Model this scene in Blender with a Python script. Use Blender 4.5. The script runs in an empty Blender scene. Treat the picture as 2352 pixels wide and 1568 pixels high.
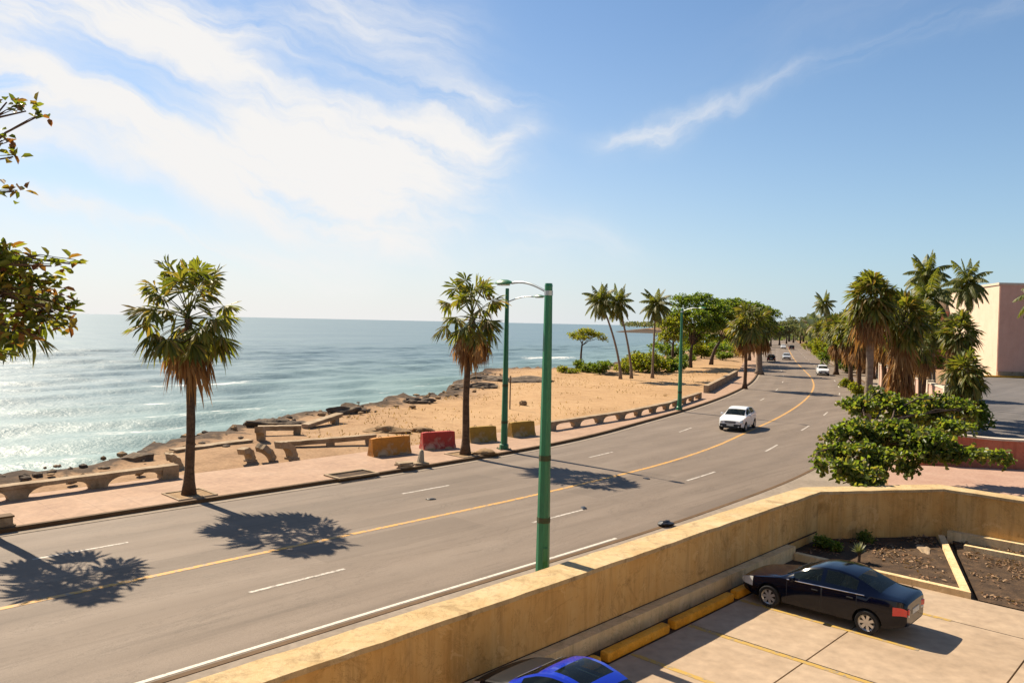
import bpy, bmesh, math, random
import numpy as np
from mathutils import Vector, Matrix, noise as mnoise
R = math.radians
random.seed(7); rng = np.random.default_rng(7)
scene = bpy.context.scene
col = scene.collection

# ------------------------------------------------------------------ camera, world, sun, exposure
CAM_H, FOC = 7.0, 1810.0 / 2352.0          # eye height above the road; focal length / picture width
PITCH, ROLL = R(1.36), R(1.2)
fwd = np.array([0, math.cos(PITCH), -math.sin(PITCH)])
r0 = np.array([1.0, 0, 0]); u0 = np.array([0, math.sin(PITCH), math.cos(PITCH)])
rgt = math.cos(ROLL) * r0 + math.sin(ROLL) * u0
upv = -math.sin(ROLL) * r0 + math.cos(ROLL) * u0
cam = bpy.data.objects.new('camera', bpy.data.cameras.new('camera')); col.objects.link(cam)
cam.data.sensor_width = 36; cam.data.lens = 36 * FOC
cam.data.clip_start = 0.1; cam.data.clip_end = 100000
mw = Matrix.Identity(4)
for i in range(3):
    mw[i][0], mw[i][1], mw[i][2] = rgt[i], upv[i], -fwd[i]
mw[2][3] = CAM_H
cam.matrix_world = mw
scene.camera = cam
scene.view_settings.view_transform = 'Standard'; scene.view_settings.look = 'None'
scene.view_settings.gamma = 1.0; scene.view_settings.exposure = 1.02

def ray(px, py):
    return fwd * 1810 + rgt * (px - 1176) - upv * (py - 784)
def G(px, py, z=0.0):                        # survey: where a sight line meets the level z
    d = ray(px, py); k = (z - CAM_H) / d[2]
    return np.array([0, 0, CAM_H]) + d * k
def azel(px, py):
    d = ray(px, py); d = d / np.linalg.norm(d)
    return math.degrees(math.atan2(d[0], d[1])), math.degrees(math.asin(d[2]))

SUN_EL = R(44.5)
THETA = math.atan2(2910 - 1176, 1810)        # heading of the straight part of the road
T2 = np.array([math.sin(THETA), math.cos(THETA)]); N2 = np.array([-T2[1], T2[0]])
sun_dir = Vector((N2[0] * math.cos(SUN_EL), N2[1] * math.cos(SUN_EL), math.sin(SUN_EL)))
sun = bpy.data.objects.new('sun', bpy.data.lights.new('sun', 'SUN')); col.objects.link(sun)
sun.data.energy = 5.0; sun.data.angle = R(0.53); sun.data.color = (1.0, 0.87, 0.68)
sun.rotation_euler = sun_dir.to_track_quat('Z', 'Y').to_euler()

world = bpy.data.worlds.new('World'); scene.world = world; world.use_nodes = True
wt = world.node_tree; wt.nodes.clear()
def wn(t, **k):
    n = wt.nodes.new(t)
    for a, b in k.items(): setattr(n, a, b)
    return n
def wm(op, a, b=None, c=None, clamp=False):
    n = wn('ShaderNodeMath', operation=op, use_clamp=clamp)
    for i, v in enumerate((a, b, c)):
        if v is None: continue
        if isinstance(v, (int, float)): n.inputs[i].default_value = v
        else: wt.links.new(v, n.inputs[i])
    return n.outputs[0]
def wnoise(vec, scale, detail, rough=0.55, dist=0.0):
    n = wn('ShaderNodeTexNoise'); wt.links.new(vec, n.inputs['Vector'])
    n.inputs['Scale'].default_value = scale; n.inputs['Detail'].default_value = detail
    n.inputs['Roughness'].default_value = rough; n.inputs['Distortion'].default_value = dist
    return n
sky = wn('ShaderNodeTexSky', sky_type='NISHITA', sun_disc=False)
sky.sun_elevation = SUN_EL; sky.sun_rotation = math.atan2(sun_dir.x, sun_dir.y)
sky.altitude = 0; sky.air_density = 1.0; sky.dust_density = 0.25; sky.ozone_density = 2.5
tc = wn('ShaderNodeTexCoord'); sp = wn('ShaderNodeSeparateXYZ'); wt.links.new(tc.outputs['Generated'], sp.inputs[0])
DEG = 57.29578
az0 = wm('MULTIPLY', wm('ARCTAN2', sp.outputs[0], sp.outputs[1]), DEG)
el0 = wm('MULTIPLY', wm('ARCSINE', sp.outputs[2]), DEG)
w1 = wnoise(tc.outputs['Generated'], 3.2, 5); w2 = wnoise(tc.outputs['Generated'], 12.0, 6, 0.6)
s1 = wn('ShaderNodeSeparateXYZ'); wt.links.new(w1.outputs['Color'], s1.inputs[0])
s2 = wn('ShaderNodeSeparateXYZ'); wt.links.new(w2.outputs['Color'], s2.inputs[0])
def warp(base, i):
    return wm('ADD', base, wm('ADD', wm('MULTIPLY', wm('SUBTRACT', s1.outputs[i], 0.5), 9.0), wm('MULTIPLY', wm('SUBTRACT', s2.outputs[i], 0.5), 2.4)))
azw, elw = warp(az0, 0), warp(el0, 1)
def rot(a, e, ang):
    c, s = math.cos(ang), math.sin(ang)
    return (wm('ADD', wm('MULTIPLY', a, c), wm('MULTIPLY', e, s)), wm('SUBTRACT', wm('MULTIPLY', e, c), wm('MULTIPLY', a, s)))
def fibre(ang, sl, sw, detail=9):
    a, b = rot(azw, elw, ang)
    cb = wn('ShaderNodeCombineXYZ'); wt.links.new(wm('MULTIPLY', a, sl), cb.inputs[0]); wt.links.new(wm('MULTIPLY', b, sw), cb.inputs[1])
    return wnoise(cb.outputs[0], 1.0, detail, 0.6, 0.3).outputs['Fac']
def band(p, q, wid, amp, fall=2.0):          # a long soft cloud bank between two sky directions
    a0, e0 = azel(*p); a1, e1 = azel(*q)
    ca, ce = (a0 + a1) / 2, (e0 + e1) / 2; ln = math.hypot(a1 - a0, e1 - e0) / 2; ang = math.atan2(e1 - e0, a1 - a0)
    a, b = rot(wm('SUBTRACT', azw, ca), wm('SUBTRACT', elw, ce), ang)
    r2 = wm('ADD', wm('POWER', wm('ABSOLUTE', wm('DIVIDE', a, ln)), 3.0), wm('POWER', wm('ABSOLUTE', wm('DIVIDE', b, wid / 31.6)), fall))
    return wm('MULTIPLY', wm('EXPONENT', wm('MULTIPLY', r2, -1.0)), amp)
def total(l):
    o = l[0]
    for x in l[1:]: o = wm('ADD', o, x)
    return o
bank_left = total([
    band((-150, 120), (700, 440), 62, 0.85), band((420, 330), (1080, 430), 95, 1.0), band((560, 260), (1180, 330), 75, 0.55), band((720, 420), (1010, 570), 48, 0.6),
    band((-300, -160), (640, 190), 70, 0.75), band((300, -60), (640, 130), 80, 0.35), band((560, -80), (1080, 170), 130, 0.50), band((-150, 20), (580, 60), 60, 0.5), band((-300, 200), (200, 260), 60, 0.3), band((1000, 232), (1240, 255), 20, 0.40), band((1020, 310), (1210, 325), 20, 0.35),
    band((-250, 300), (420, 400), 45, 0.35), band((-300, 455), (760, 560), 22, 0.45), band((-300, 560), (900, 610), 35, 0.25),
    band((1150, 520), (1450, 570), 55, 0.26), band((-1800, -500), (-250, 200), 160, 0.6), band((-200, -700), (900, -350), 120, 0.4)])
bank_right = total([band((1370, 362), (1620, 262), 30, 0.40), band((1480, 310), (2450, -40), 22, 0.34), band((1600, 200), (2500, -250), 70, 0.10)])
fl, fr = fibre(R(-17), 0.07, 0.36), fibre(R(20), 0.08, 0.45)
def shaped(bank, f, gain):
    return wm('MULTIPLY', bank, wm('ADD', wm('MULTIPLY', wm('SUBTRACT', f, 0.5), gain), 0.85))
cl = wm('ADD', shaped(bank_left, fl, 4.2), shaped(bank_right, fr, 4.0))
low = wm('EXPONENT', wm('MULTIPLY', wm('MAXIMUM', el0, 0.0), -0.105))
side = wm('DIVIDE', 1.0, wm('ADD', 1.0, wm('EXPONENT', wm('MULTIPLY', wm('SUBTRACT', az0, 7.0), 0.11))))
veil = wm('MULTIPLY', wm('ADD', wm('MULTIPLY', low, side), 0.20), 0.62)
ms = wn('ShaderNodeMapRange', interpolation_type='SMOOTHSTEP'); wt.links.new(wm('ADD', cl, veil), ms.inputs[0])
ms.inputs[1].default_value = 0.02; ms.inputs[2].default_value = 1.32
SKY_STRENGTH = 0.058
CLOUD = 0.455
tint = wn('ShaderNodeMix', data_type='RGBA', blend_type='MULTIPLY'); tint.inputs[0].default_value = 1.0
wt.links.new(sky.outputs[0], tint.inputs[6]); tint.inputs[7].default_value = (0.80, 0.985, 1.10, 1)
mx = wn('ShaderNodeMix', data_type='RGBA'); wt.links.new(ms.outputs[0], mx.inputs[0])
hz = wn('ShaderNodeMix', data_type='RGBA'); wt.links.new(side, hz.inputs[0]); hz.inputs[6].default_value = (*(c / SKY_STRENGTH for c in (0.235, 0.310, 0.365)), 1); hz.inputs[7].default_value = (*(c / SKY_STRENGTH for c in (0.425, 0.412, 0.40)), 1)
air = wn('ShaderNodeMix', data_type='RGBA'); wt.links.new(wm('MULTIPLY', wm('EXPONENT', wm('MULTIPLY', wm('MAXIMUM', el0, 0.0), -0.13)), 0.94), air.inputs[0]); wt.links.new(tint.outputs[2], air.inputs[6]); wt.links.new(hz.outputs[2], air.inputs[7])
wt.links.new(air.outputs[2], mx.inputs[6]); c_ = CLOUD / SKY_STRENGTH; mx.inputs[7].default_value = (c_ * 1.0, c_ * 0.985, c_ * 0.97, 1)
bg = wn('ShaderNodeBackground'); bg.inputs[1].default_value = SKY_STRENGTH; wt.links.new(mx.outputs[2], bg.inputs[0])
wo = wn('ShaderNodeOutputWorld'); wt.links.new(bg.outputs[0], wo.inputs[0])

# ------------------------------------------------------------------ helpers
class MB:
    def __init__(s): s.v = []; s.f = []; s.m = []
    def add(s, vs, fs, mi=0):
        o = len(s.v); s.v.extend([tuple(map(float, p)) for p in vs]); s.f.extend([tuple(i + o for i in f) for f in fs]); s.m.extend([mi] * len(fs)); return s
    def box(s, c, d, rz=0.0, mi=0, bev=0.0, M=None):
        bm = bmesh.new(); bmesh.ops.create_cube(bm, size=1)
        bmesh.ops.scale(bm, vec=d, verts=bm.verts)
        if bev > 0: bmesh.ops.bevel(bm, geom=list(bm.edges), offset=bev, segments=2, affect='EDGES', profile=0.6)
        m = M if M is not None else Matrix.Rotation(rz, 4, 'Z')
        vs = [Vector(c) + m.to_3x3() @ v.co for v in bm.verts]
        bm.verts.index_update(); fs = [[v.index for v in f.verts] for f in bm.faces]; bm.free()
        return s.add(vs, fs, mi)
    def tube(s, pts, rad, n=8, mi=0, cap=True, squash=1.0):
        pts = [Vector(p) for p in pts]
        if isinstance(rad, (int, float)): rad = [rad] * len(pts)
        vs, fs = [], []
        side = None
        for i, p in enumerate(pts):
            t = (pts[min(i + 1, len(pts) - 1)] - pts[max(i - 1, 0)]).normalized()
            if side is None or abs(side.dot(t)) > 0.99:
                side = t.orthogonal().normalized()
            side = (side - t * side.dot(t)).normalized(); b = t.cross(side)
            for k in range(n):
                a = 2 * math.pi * k / n
                vs.append(p + (side * math.cos(a) + b * math.sin(a) * squash) * rad[i])
        for i in range(len(pts) - 1):
            for k in range(n):
                fs.append((i * n + k, i * n + (k + 1) % n, (i + 1) * n + (k + 1) % n, (i + 1) * n + k))
        if cap: fs.append(tuple(range(n))[::-1]); fs.append(tuple(range((len(pts) - 1) * n, len(pts) * n)))
        return s.add(vs, fs, mi)
    def prism(s, poly, z0, z1, mi=0):
        n = len(poly); vs = [(x, y, z0) for x, y in poly] + [(x, y, z1) for x, y in poly]
        a = sum(poly[i][0] * poly[(i + 1) % n][1] - poly[(i + 1) % n][0] * poly[i][1] for i in range(n))
        fs = [tuple(range(n))[::-1], tuple(range(n, 2 * n))] + [(i, (i + 1) % n, n + (i + 1) % n, n + i) for i in range(n)]
        if a < 0: fs = [f[::-1] for f in fs]
        return s.add(vs, fs, mi)
    def build(s, name, mats, parent=None, smooth=False, sharp=None, loc=None, rz=0.0):
        me = bpy.data.meshes.new(name); me.from_pydata(s.v, [], s.f)
        for m in (mats if isinstance(mats, (list, tuple)) else [mats]): me.materials.append(m)
        if any(s.m): me.polygons.foreach_set('material_index', s.m)
        if smooth:
            me.polygons.foreach_set('use_smooth', [True] * len(me.polygons))
            if sharp: me.set_sharp_from_angle(angle=R(sharp))
        me.update()
        o = bpy.data.objects.new(name, me); col.objects.link(o)
        if parent: o.parent = parent
        if loc is not None: o.location = loc
        o.rotation_euler.z = rz
        return o
def tag(o, label=None, cat=None, group=None, kind=None):
    for k, v in (('label', label), ('category', cat), ('group', group), ('kind', kind)):
        if v: o[k] = v
    return o
def thing(name, label, cat, loc=(0, 0, 0), rz=0.0, group=None):
    o = bpy.data.objects.new(name, None); col.objects.link(o); o.location = loc; o.rotation_euler.z = rz
    return tag(o, label, cat, group)
def copy_tree(o, parent=None):
    c = o.copy(); col.objects.link(c)
    if parent is not None: c.parent = parent
    for ch in [x for x in bpy.data.objects if x.parent == o]: copy_tree(ch, c)
    return c
def W(s, q): p = T2 * s + N2 * q; return float(p[0]), float(p[1])
def SQ(p): return float(p[0] * T2[0] + p[1] * T2[1]), float(p[0] * N2[0] + p[1] * N2[1])
ROAD_RZ = math.atan2(T2[1], T2[0])

# ------------------------------------------------------------------ materials
def nodes(name):
    m = bpy.data.materials.new(name); m.use_nodes = True; nt = m.node_tree
    return m, nt, nt.nodes['Principled BSDF']
def nd(nt, t, **k):
    n = nt.nodes.new(t)
    for a, b in k.items(): setattr(n, a, b)
    return n
def pos(nt, scale=(1, 1, 1), rz=0.0, obj=False):
    if obj: src = nd(nt, 'ShaderNodeTexCoord').outputs['Object']
    else: src = nd(nt, 'ShaderNodeNewGeometry').outputs['Position']
    mp = nd(nt, 'ShaderNodeMapping'); mp.inputs['Scale'].default_value = scale; mp.inputs['Rotation'].default_value = (0, 0, rz)
    nt.links.new(src, mp.inputs['Vector']); return mp.outputs[0]
def nz(nt, vec, scale, detail=4, rough=0.6, dist=0.0):
    n = nd(nt, 'ShaderNodeTexNoise'); nt.links.new(vec, n.inputs['Vector']); n.inputs['Scale'].default_value = scale
    n.inputs['Detail'].default_value = detail; n.inputs['Roughness'].default_value = rough; n.inputs['Distortion'].default_value = dist
    return n.outputs['Fac']
def ramp(nt, fac, stops):
    n = nd(nt, 'ShaderNodeValToRGB'); nt.links.new(fac, n.inputs[0]); e = n.color_ramp.elements
    while len(e) < len(stops): e.new(0.5)
    for i, (p, c) in enumerate(stops):
        e[i].position = p; e[i].color = (c[0], c[1], c[2], 1) if not isinstance(c, (int, float)) else (c, c, c, 1)
    return n.outputs[0]
def mixc(nt, fac, a, b, mode='MIX'):
    n = nd(nt, 'ShaderNodeMix', data_type='RGBA', blend_type=mode)
    for i, v in ((0, fac), (6, a), (7, b)):
        if isinstance(v, (int, float)): n.inputs[i].default_value = v
        elif isinstance(v, tuple): n.inputs[i].default_value = (*v[:3], 1)
        else: nt.links.new(v, n.inputs[i])
    return n.outputs[2]
def mth(nt, op, a, b=None, clamp=False):
    n = nd(nt, 'ShaderNodeMath', operation=op, use_clamp=clamp)
    for i, v in enumerate((a, b)):
        if v is None: continue
        if isinstance(v, (int, float)): n.inputs[i].default_value = v
        else: nt.links.new(v, n.inputs[i])
    return n.outputs[0]
def bump(nt, bs, h, strength=0.3, dist=0.02):
    b = nd(nt, 'ShaderNodeBump'); b.inputs['Strength'].default_value = strength; b.inputs['Distance'].default_value = dist
    nt.links.new(h, b.inputs['Height']); nt.links.new(b.outputs[0], bs.inputs['Normal'])
def mottled(name, c1, c2, c3=None, scale=2.0, rough=0.85, bumps=0.3, bscale=25.0, bdist=0.01, stretch=(1, 1, 1), rz=0.0, obj=False, spec=0.3):
    m, nt, bs = nodes(name); v = pos(nt, stretch, rz, obj)
    f = nz(nt, v, scale, 8, 0.65, 0.3)
    st = [(0.3, c1), (0.7, c2)] if c3 is None else [(0.28, c1), (0.5, c2), (0.74, c3)]
    c = ramp(nt, f, st)
    f2 = nz(nt, v, scale * 9, 4, 0.6)
    c = mixc(nt, 0.55, c, ramp(nt, f2, [(0.25, (0.62, 0.62, 0.62)), (0.75, (1.25, 1.25, 1.25))]), 'MULTIPLY')
    nt.links.new(c, bs.inputs['Base Color']); bs.inputs['Roughness'].default_value = rough; bs.inputs['Specular IOR Level'].default_value = spec
    if bumps: bump(nt, bs, nz(nt, v, bscale, 6), bumps, bdist)
    return m
def plain(name, c, rough=0.5, metal=0.0, coat=0.0, var=0.12, spec=0.5):
    m, nt, bs = nodes(name); v = pos(nt, obj=True)
    f = nz(nt, v, 6.0, 5); lo = tuple(x * (1 - var) for x in c); hi = tuple(min(1, x * (1 + var)) for x in c)
    nt.links.new(ramp(nt, f, [(0.3, lo), (0.7, hi)]), bs.inputs['Base Color'])
    bs.inputs['Roughness'].default_value = rough; bs.inputs['Metallic'].default_value = metal; bs.inputs['Coat Weight'].default_value = coat
    bs.inputs['Coat Roughness'].default_value = 0.03; bs.inputs['Specular IOR Level'].default_value = spec
    return m
def leafy(name, cols, trans=0.35, rough=0.5, tcol=None):
    m, nt, bs = nodes(name); g = nd(nt, 'ShaderNodeNewGeometry')
    n = len(cols); c = ramp(nt, g.outputs['Random Per Island'], [(i / max(1, n - 1), cols[i]) for i in range(n)])
    nt.links.new(c, bs.inputs['Base Color']); bs.inputs['Roughness'].default_value = rough; bs.inputs['Specular IOR Level'].default_value = 0.35
    tr = nd(nt, 'ShaderNodeBsdfTranslucent')
    nt.links.new(mixc(nt, 1.0, c, tcol or (1.5, 1.6, 0.6), 'MULTIPLY'), tr.inputs[0])
    mx = nd(nt, 'ShaderNodeMixShader'); mx.inputs[0].default_value = trans
    nt.links.new(bs.outputs[0], mx.inputs[1]); nt.links.new(tr.outputs[0], mx.inputs[2])
    nt.links.new(mx.outputs[0], nt.nodes['Material Output'].inputs[0]); return m

M = {}
# asphalt: warm worn grey, streaked along the traffic
def asphalt(name, a, b, c, crack=True):
    m, nt, bs = nodes(name); v = pos(nt)
    vr = nd(nt, 'ShaderNodeVectorRotate', rotation_type='Z_AXIS'); vr.inputs['Angle'].default_value = -ROAD_RZ
    nt.links.new(nd(nt, 'ShaderNodeNewGeometry').outputs['Position'], vr.inputs['Vector'])
    def st(sx, sy=1.0):
        mp = nd(nt, 'ShaderNodeMapping'); mp.inputs['Scale'].default_value = (sx, sy, 1.0); nt.links.new(vr.outputs[0], mp.inputs['Vector']); return mp.outputs[0]
    f = mth(nt, 'ADD', mth(nt, 'MULTIPLY', nz(nt, st(0.05), 0.8, 6, 0.6), 0.55), mth(nt, 'MULTIPLY', nz(nt, v, 0.16, 8, 0.68), 0.45))
    cc = ramp(nt, f, [(0.34, a), (0.5, b), (0.64, c)])
    cc = mixc(nt, 0.75, cc, ramp(nt, nz(nt, v, 45, 4, 0.7), [(0.3, (0.66, 0.66, 0.66)), (0.7, (1.25, 1.25, 1.25))]), 'MULTIPLY')
    if crack:
        ac = nd(nt, 'ShaderNodeAttribute', attribute_name='across').outputs['Fac']; al = nd(nt, 'ShaderNodeAttribute', attribute_name='along').outputs['Fac']
        wv = mth(nt, 'ADD', mth(nt, 'MULTIPLY', mth(nt, 'COSINE', mth(nt, 'MULTIPLY', mth(nt, 'ADD', ac, 0.9), 3.6)), 0.5), 0.5)                                # two wheel paths to a lane
        cc = mixc(nt, mth(nt, 'MULTIPLY', wv, ramp(nt, nz(nt, st(0.02, 0.3), 1.0, 4), [(0.3, 0.05), (0.7, 0.30)])), cc, tuple(x * 0.6 for x in a))
        cv = nd(nt, 'ShaderNodeCombineXYZ'); nt.links.new(mth(nt, 'FLOOR', mth(nt, 'DIVIDE', al, 6.3)), cv.inputs[0]); nt.links.new(mth(nt, 'FLOOR', mth(nt, 'DIVIDE', mth(nt, 'ADD', ac, 0.4), 1.7)), cv.inputs[1])
        wn_ = nd(nt, 'ShaderNodeTexWhiteNoise', noise_dimensions='2D'); nt.links.new(cv.outputs[0], wn_.inputs['Vector'])
        cc = mixc(nt, mth(nt, 'MULTIPLY', mth(nt, 'GREATER_THAN', wn_.outputs['Value'], 0.93), 0.35), cc, tuple(x * 0.7 for x in a))                            # square repair patches
        dk = tuple(x * 0.55 for x in a)
        cc = mixc(nt, ramp(nt, nz(nt, st(0.03), 2.6, 5, 0.65), [(0.54, 0.0), (0.74, 0.5)]), cc, dk)             # tyre and oil streaks
        cc = mixc(nt, ramp(nt, nz(nt, st(0.35), 0.5, 7, 0.7, 1.0), [(0.66, 0.0), (0.72, 0.35)]), cc, dk)          # old patches and stains
        cr = nz(nt, st(0.25), 0.35, 9, 0.75, 1.6); cr = mth(nt, 'ABSOLUTE', mth(nt, 'SUBTRACT', cr, 0.5))
        cc = mixc(nt, ramp(nt, cr, [(0.0, 0.55), (0.006, 0.0)]), cc, tuple(x * 0.35 for x in a))                  # wandering hairline cracks
    nt.links.new(cc, bs.inputs['Base Color']); bs.inputs['Roughness'].default_value = 0.8; bs.inputs['Specular IOR Level'].default_value = 0.35
    bump(nt, bs, nz(nt, v, 90, 4), 0.25, 0.006); return m
M['road'] = asphalt('asphalt', (0.1374, 0.1022, 0.0745), (0.1683, 0.1278, 0.0949), (0.1983, 0.1542, 0.1173))
M['asphalt_grey'] = asphalt('asphalt_grey', (0.083, 0.075, 0.071), (0.112, 0.101, 0.094), (0.143, 0.128, 0.120), False)
def worn_paint(name, c, keep):
    m, nt, bs = nodes(name); v = pos(nt)
    f = ramp(nt, nz(nt, v, 7.0, 8, 0.75), [(keep - 0.06, 0.0), (keep + 0.06, 1.0)])
    nt.links.new(mixc(nt, f, (0.2, 0.165, 0.13), c), bs.inputs['Base Color']); bs.inputs['Roughness'].default_value = 0.7; return m
M['paint_yellow'] = worn_paint('paint_yellow', (0.5007, 0.2509, 0.0344), 0.46)
M['paint_dash'] = worn_paint('paint_dash', (0.45, 0.40, 0.34), 0.47)
M['paint_white'] = worn_paint('paint_white', (0.496, 0.448, 0.376), 0.40)
M['paint_lot'] = worn_paint('paint_lot_yellow', (0.3850, 0.2376, 0.0420), 0.44)
M['sidewalk'] = mottled('sidewalk_paving', (0.2597, 0.1613, 0.1056), (0.3318, 0.2117, 0.1376), (0.3750, 0.2520, 0.1728), 0.5, 0.85, 0.25, 20)
def add_joints(m, step=1.25):
    nt = m.node_tree; bs = nt.nodes['Principled BSDF']; src = bs.inputs['Base Color'].links[0].from_socket; out = None
    for an in ('across', 'along'):
        a_ = nd(nt, 'ShaderNodeAttribute', attribute_name=an).outputs['Fac']; f = mth(nt, 'LESS_THAN', mth(nt, 'FRACT', mth(nt, 'DIVIDE', a_, step)), 0.022); out = f if out is None else mth(nt, 'MAXIMUM', out, f)
    v = pos(nt); st_ = ramp(nt, nz(nt, v, 0.5, 7, 0.7, 0.6), [(0.55, 0.0), (0.75, 0.45)])
    c = mixc(nt, st_, src, (0.20, 0.13, 0.09)); nt.links.new(mixc(nt, mth(nt, 'MULTIPLY', out, 0.4), c, (0.15, 0.09, 0.06)), bs.inputs['Base Color'])
add_joints(M['sidewalk'])
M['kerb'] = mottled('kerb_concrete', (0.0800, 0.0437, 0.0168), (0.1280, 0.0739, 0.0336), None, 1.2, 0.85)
M['walk_grey'] = mottled('grey_paving', (0.188, 0.150, 0.112), (0.270, 0.217, 0.165), None, 0.7, 0.9, 0.3, 15)
M['lot'] = mottled('lot_concrete', (0.2713, 0.1949, 0.1255), (0.3511, 0.2573, 0.1712), (0.3830, 0.2884, 0.1979), 0.35, 0.8, 0.2, 30)
M['pinkpave'] = mottled('pink_paving', (0.3116, 0.1852, 0.1330), (0.3857, 0.2517, 0.1852), None, 0.8, 0.85)
def stucco(name, base, dark, lightc, wear=1.0):
    m, nt, bs = nodes(name); v = pos(nt); vst = pos(nt, (1, 1, 0.10))
    f = nz(nt, vst, 1.6, 8, 0.68, 0.4); g = nz(nt, v, 0.55, 8, 0.68)
    c = ramp(nt, mth(nt, 'ADD', mth(nt, 'MULTIPLY', f, 0.5), mth(nt, 'MULTIPLY', g, 0.5)), [(0.34, dark), (0.48, base), (0.64, lightc)])
    c = mixc(nt, ramp(nt, nz(nt, vst, 3.2, 7, 0.75), [(0.50, 0.0), (0.74, 0.6 * wear)]), c, tuple(x * 0.45 for x in dark))      # drip stains
    c = mixc(nt, ramp(nt, nz(nt, v, 1.3, 9, 0.75, 0.8), [(0.55, 0.0), (0.68, 0.6 * wear)]), c, tuple(x * 0.5 for x in dark))      # grime blotches
    c = mixc(nt, ramp(nt, nz(nt, v, 0.8, 5, 0.6, 2.0), [(0.62, 0.0), (0.64, 0.35 * wear)]), c, tuple(min(1, x * 1.12 + .03) for x in lightc))  # patched render
    cr = mth(nt, 'ABSOLUTE', mth(nt, 'SUBTRACT', nz(nt, v, 0.7, 9, 0.7, 1.2), 0.5))
    c = mixc(nt, ramp(nt, cr, [(0.0, 0.6 * wear), (0.005, 0.0)]), c, tuple(x * 0.3 for x in dark))
    nt.links.new(c, bs.inputs['Base Color']); bs.inputs['Roughness'].default_value = 0.9; bs.inputs['Specular IOR Level'].default_value = 0.2
    bump(nt, bs, nz(nt, v, 18, 9, 0.75), 0.5, 0.03); return m
M['ochre'] = stucco('ochre_stucco', (0.5546, 0.3241, 0.1097), (0.4474, 0.2397, 0.0702), (0.6084, 0.3907, 0.1580))
M['ochre_cap'] = stucco('ochre_coping', (0.4490, 0.3197, 0.1615), (0.3412, 0.2209, 0.0969), (0.5029, 0.3761, 0.2153))
M['ledge'] = stucco('pale_ledge', (0.6597, 0.4788, 0.2554), (0.5107, 0.3511, 0.1702), (0.7235, 0.5533, 0.3192))
M['pinkwall'] = stucco('pink_stucco', (0.496, 0.304, 0.232), (0.416, 0.232, 0.168), (0.544, 0.368, 0.288))
M['redwall'] = stucco('red_stucco', (0.42, 0.13, 0.075), (0.34, 0.10, 0.06), (0.48, 0.17, 0.10))
M['building'] = stucco('building_stucco', (0.56, 0.44, 0.33), (0.52, 0.40, 0.30), (0.60, 0.48, 0.37), 0.3)
M['pinkfront'] = stucco('pink_front_stucco', (0.6048, 0.3234, 0.2302), (0.5594, 0.2926, 0.2079), (0.6502, 0.3619, 0.2598), 0.3)
M['pinkbuild'] = stucco('pink_building', (0.50, 0.235, 0.17), (0.46, 0.2, 0.145), (0.55, 0.28, 0.21), 0.3)
M['cream'] = stucco('cream_trim', (0.544, 0.464, 0.360), (0.464, 0.384, 0.288), (0.592, 0.520, 0.416))
M['oldconc'] = mottled('old_concrete', (0.170, 0.115, 0.064), (0.306, 0.221, 0.136), (0.408, 0.315, 0.212), 1.6, 0.9, 0.6, 12, 0.03)
M['hotel'] = stucco('hotel_stucco', (0.62, 0.52, 0.40), (0.58, 0.48, 0.36), (0.66, 0.56, 0.44), 0.3)
M['soil'] = mottled('dark_soil', (0.025, 0.015, 0.008), (0.06, 0.035, 0.018), (0.12, 0.07, 0.035), 2.2, 0.95, 0.7, 14, 0.05)
M['rock'] = mottled('shore_rock', (0.05, 0.035, 0.025), (0.11, 0.08, 0.055), (0.22, 0.16, 0.10), 1.2, 0.95, 0.8, 5, 0.1)
M['tanrock'] = mottled('tan_rock', (0.135, 0.083, 0.038), (0.240, 0.150, 0.075), (0.338, 0.225, 0.120), 1.4, 0.95, 0.7, 6, 0.08)
M['kerb_yellow'] = mottled('yellow_kerb_paint', (0.4000, 0.1615, 0.0120), (0.6600, 0.2890, 0.0160), (0.7200, 0.3570, 0.0480), 2.5, 0.7, 0.3)
def barrier(name, c, worn):
    m, nt, bs = nodes(name); v = pos(nt, obj=True); f = nz(nt, v, 2.2, 8, 0.7, 0.5)
    sx = nd(nt, 'ShaderNodeSeparateXYZ'); nt.links.new(nd(nt, 'ShaderNodeTexCoord').outputs['Object'], sx.inputs[0])
    k = mth(nt, 'ADD', f, mth(nt, 'MULTIPLY', sx.outputs[2], 0.28))
    cc = ramp(nt, k, [(0.42, worn), (0.62, tuple(x * 0.7 for x in c)), (0.85, c)])
    nt.links.new(cc, bs.inputs['Base Color']); bs.inputs['Roughness'].default_value = 0.75; bump(nt, bs, f, 0.4, 0.03); return m
M['bar_orange'] = barrier('orange_barrier', (0.52, 0.20, 0.015), (0.40, 0.28, 0.16))
M['bar_red'] = barrier('red_barrier', (0.42, 0.035, 0.02), (0.42, 0.25, 0.18))
M['bar_yellow'] = barrier('yellow_barrier', (0.34, 0.19, 0.015), (0.34, 0.25, 0.14))
M['green'] = mottled('green_pole_paint', (0.0050, 0.0850, 0.0360), (0.0080, 0.1300, 0.0544), (0.0200, 0.1700, 0.0720), 3.0, 0.42, 0.1, 30, 0.004, (1, 1, 0.15), spec=0.5)
M['rust'] = mottled('rusty_band', (0.03, 0.06, 0.025), (0.07, 0.06, 0.03), None, 5)
M['galv'] = plain('galvanised_steel', (0.38, 0.42, 0.42), 0.4, 0.6)
M['lens'] = plain('lamp_lens', (0.5, 0.55, 0.5), 0.2)
M['trunk'] = mottled('palm_trunk', (0.05, 0.027, 0.014), (0.10, 0.06, 0.034), (0.16, 0.10, 0.06), 3.0, 0.95, 0.9, 9, 0.06, (1, 1, 2.2))
M['trunk_grey'] = mottled('grey_trunk', (0.12, 0.085, 0.055), (0.19, 0.14, 0.10), (0.26, 0.2, 0.15), 3.0, 0.95, 0.7, 9, 0.04, (1, 1, 2.0))
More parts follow.
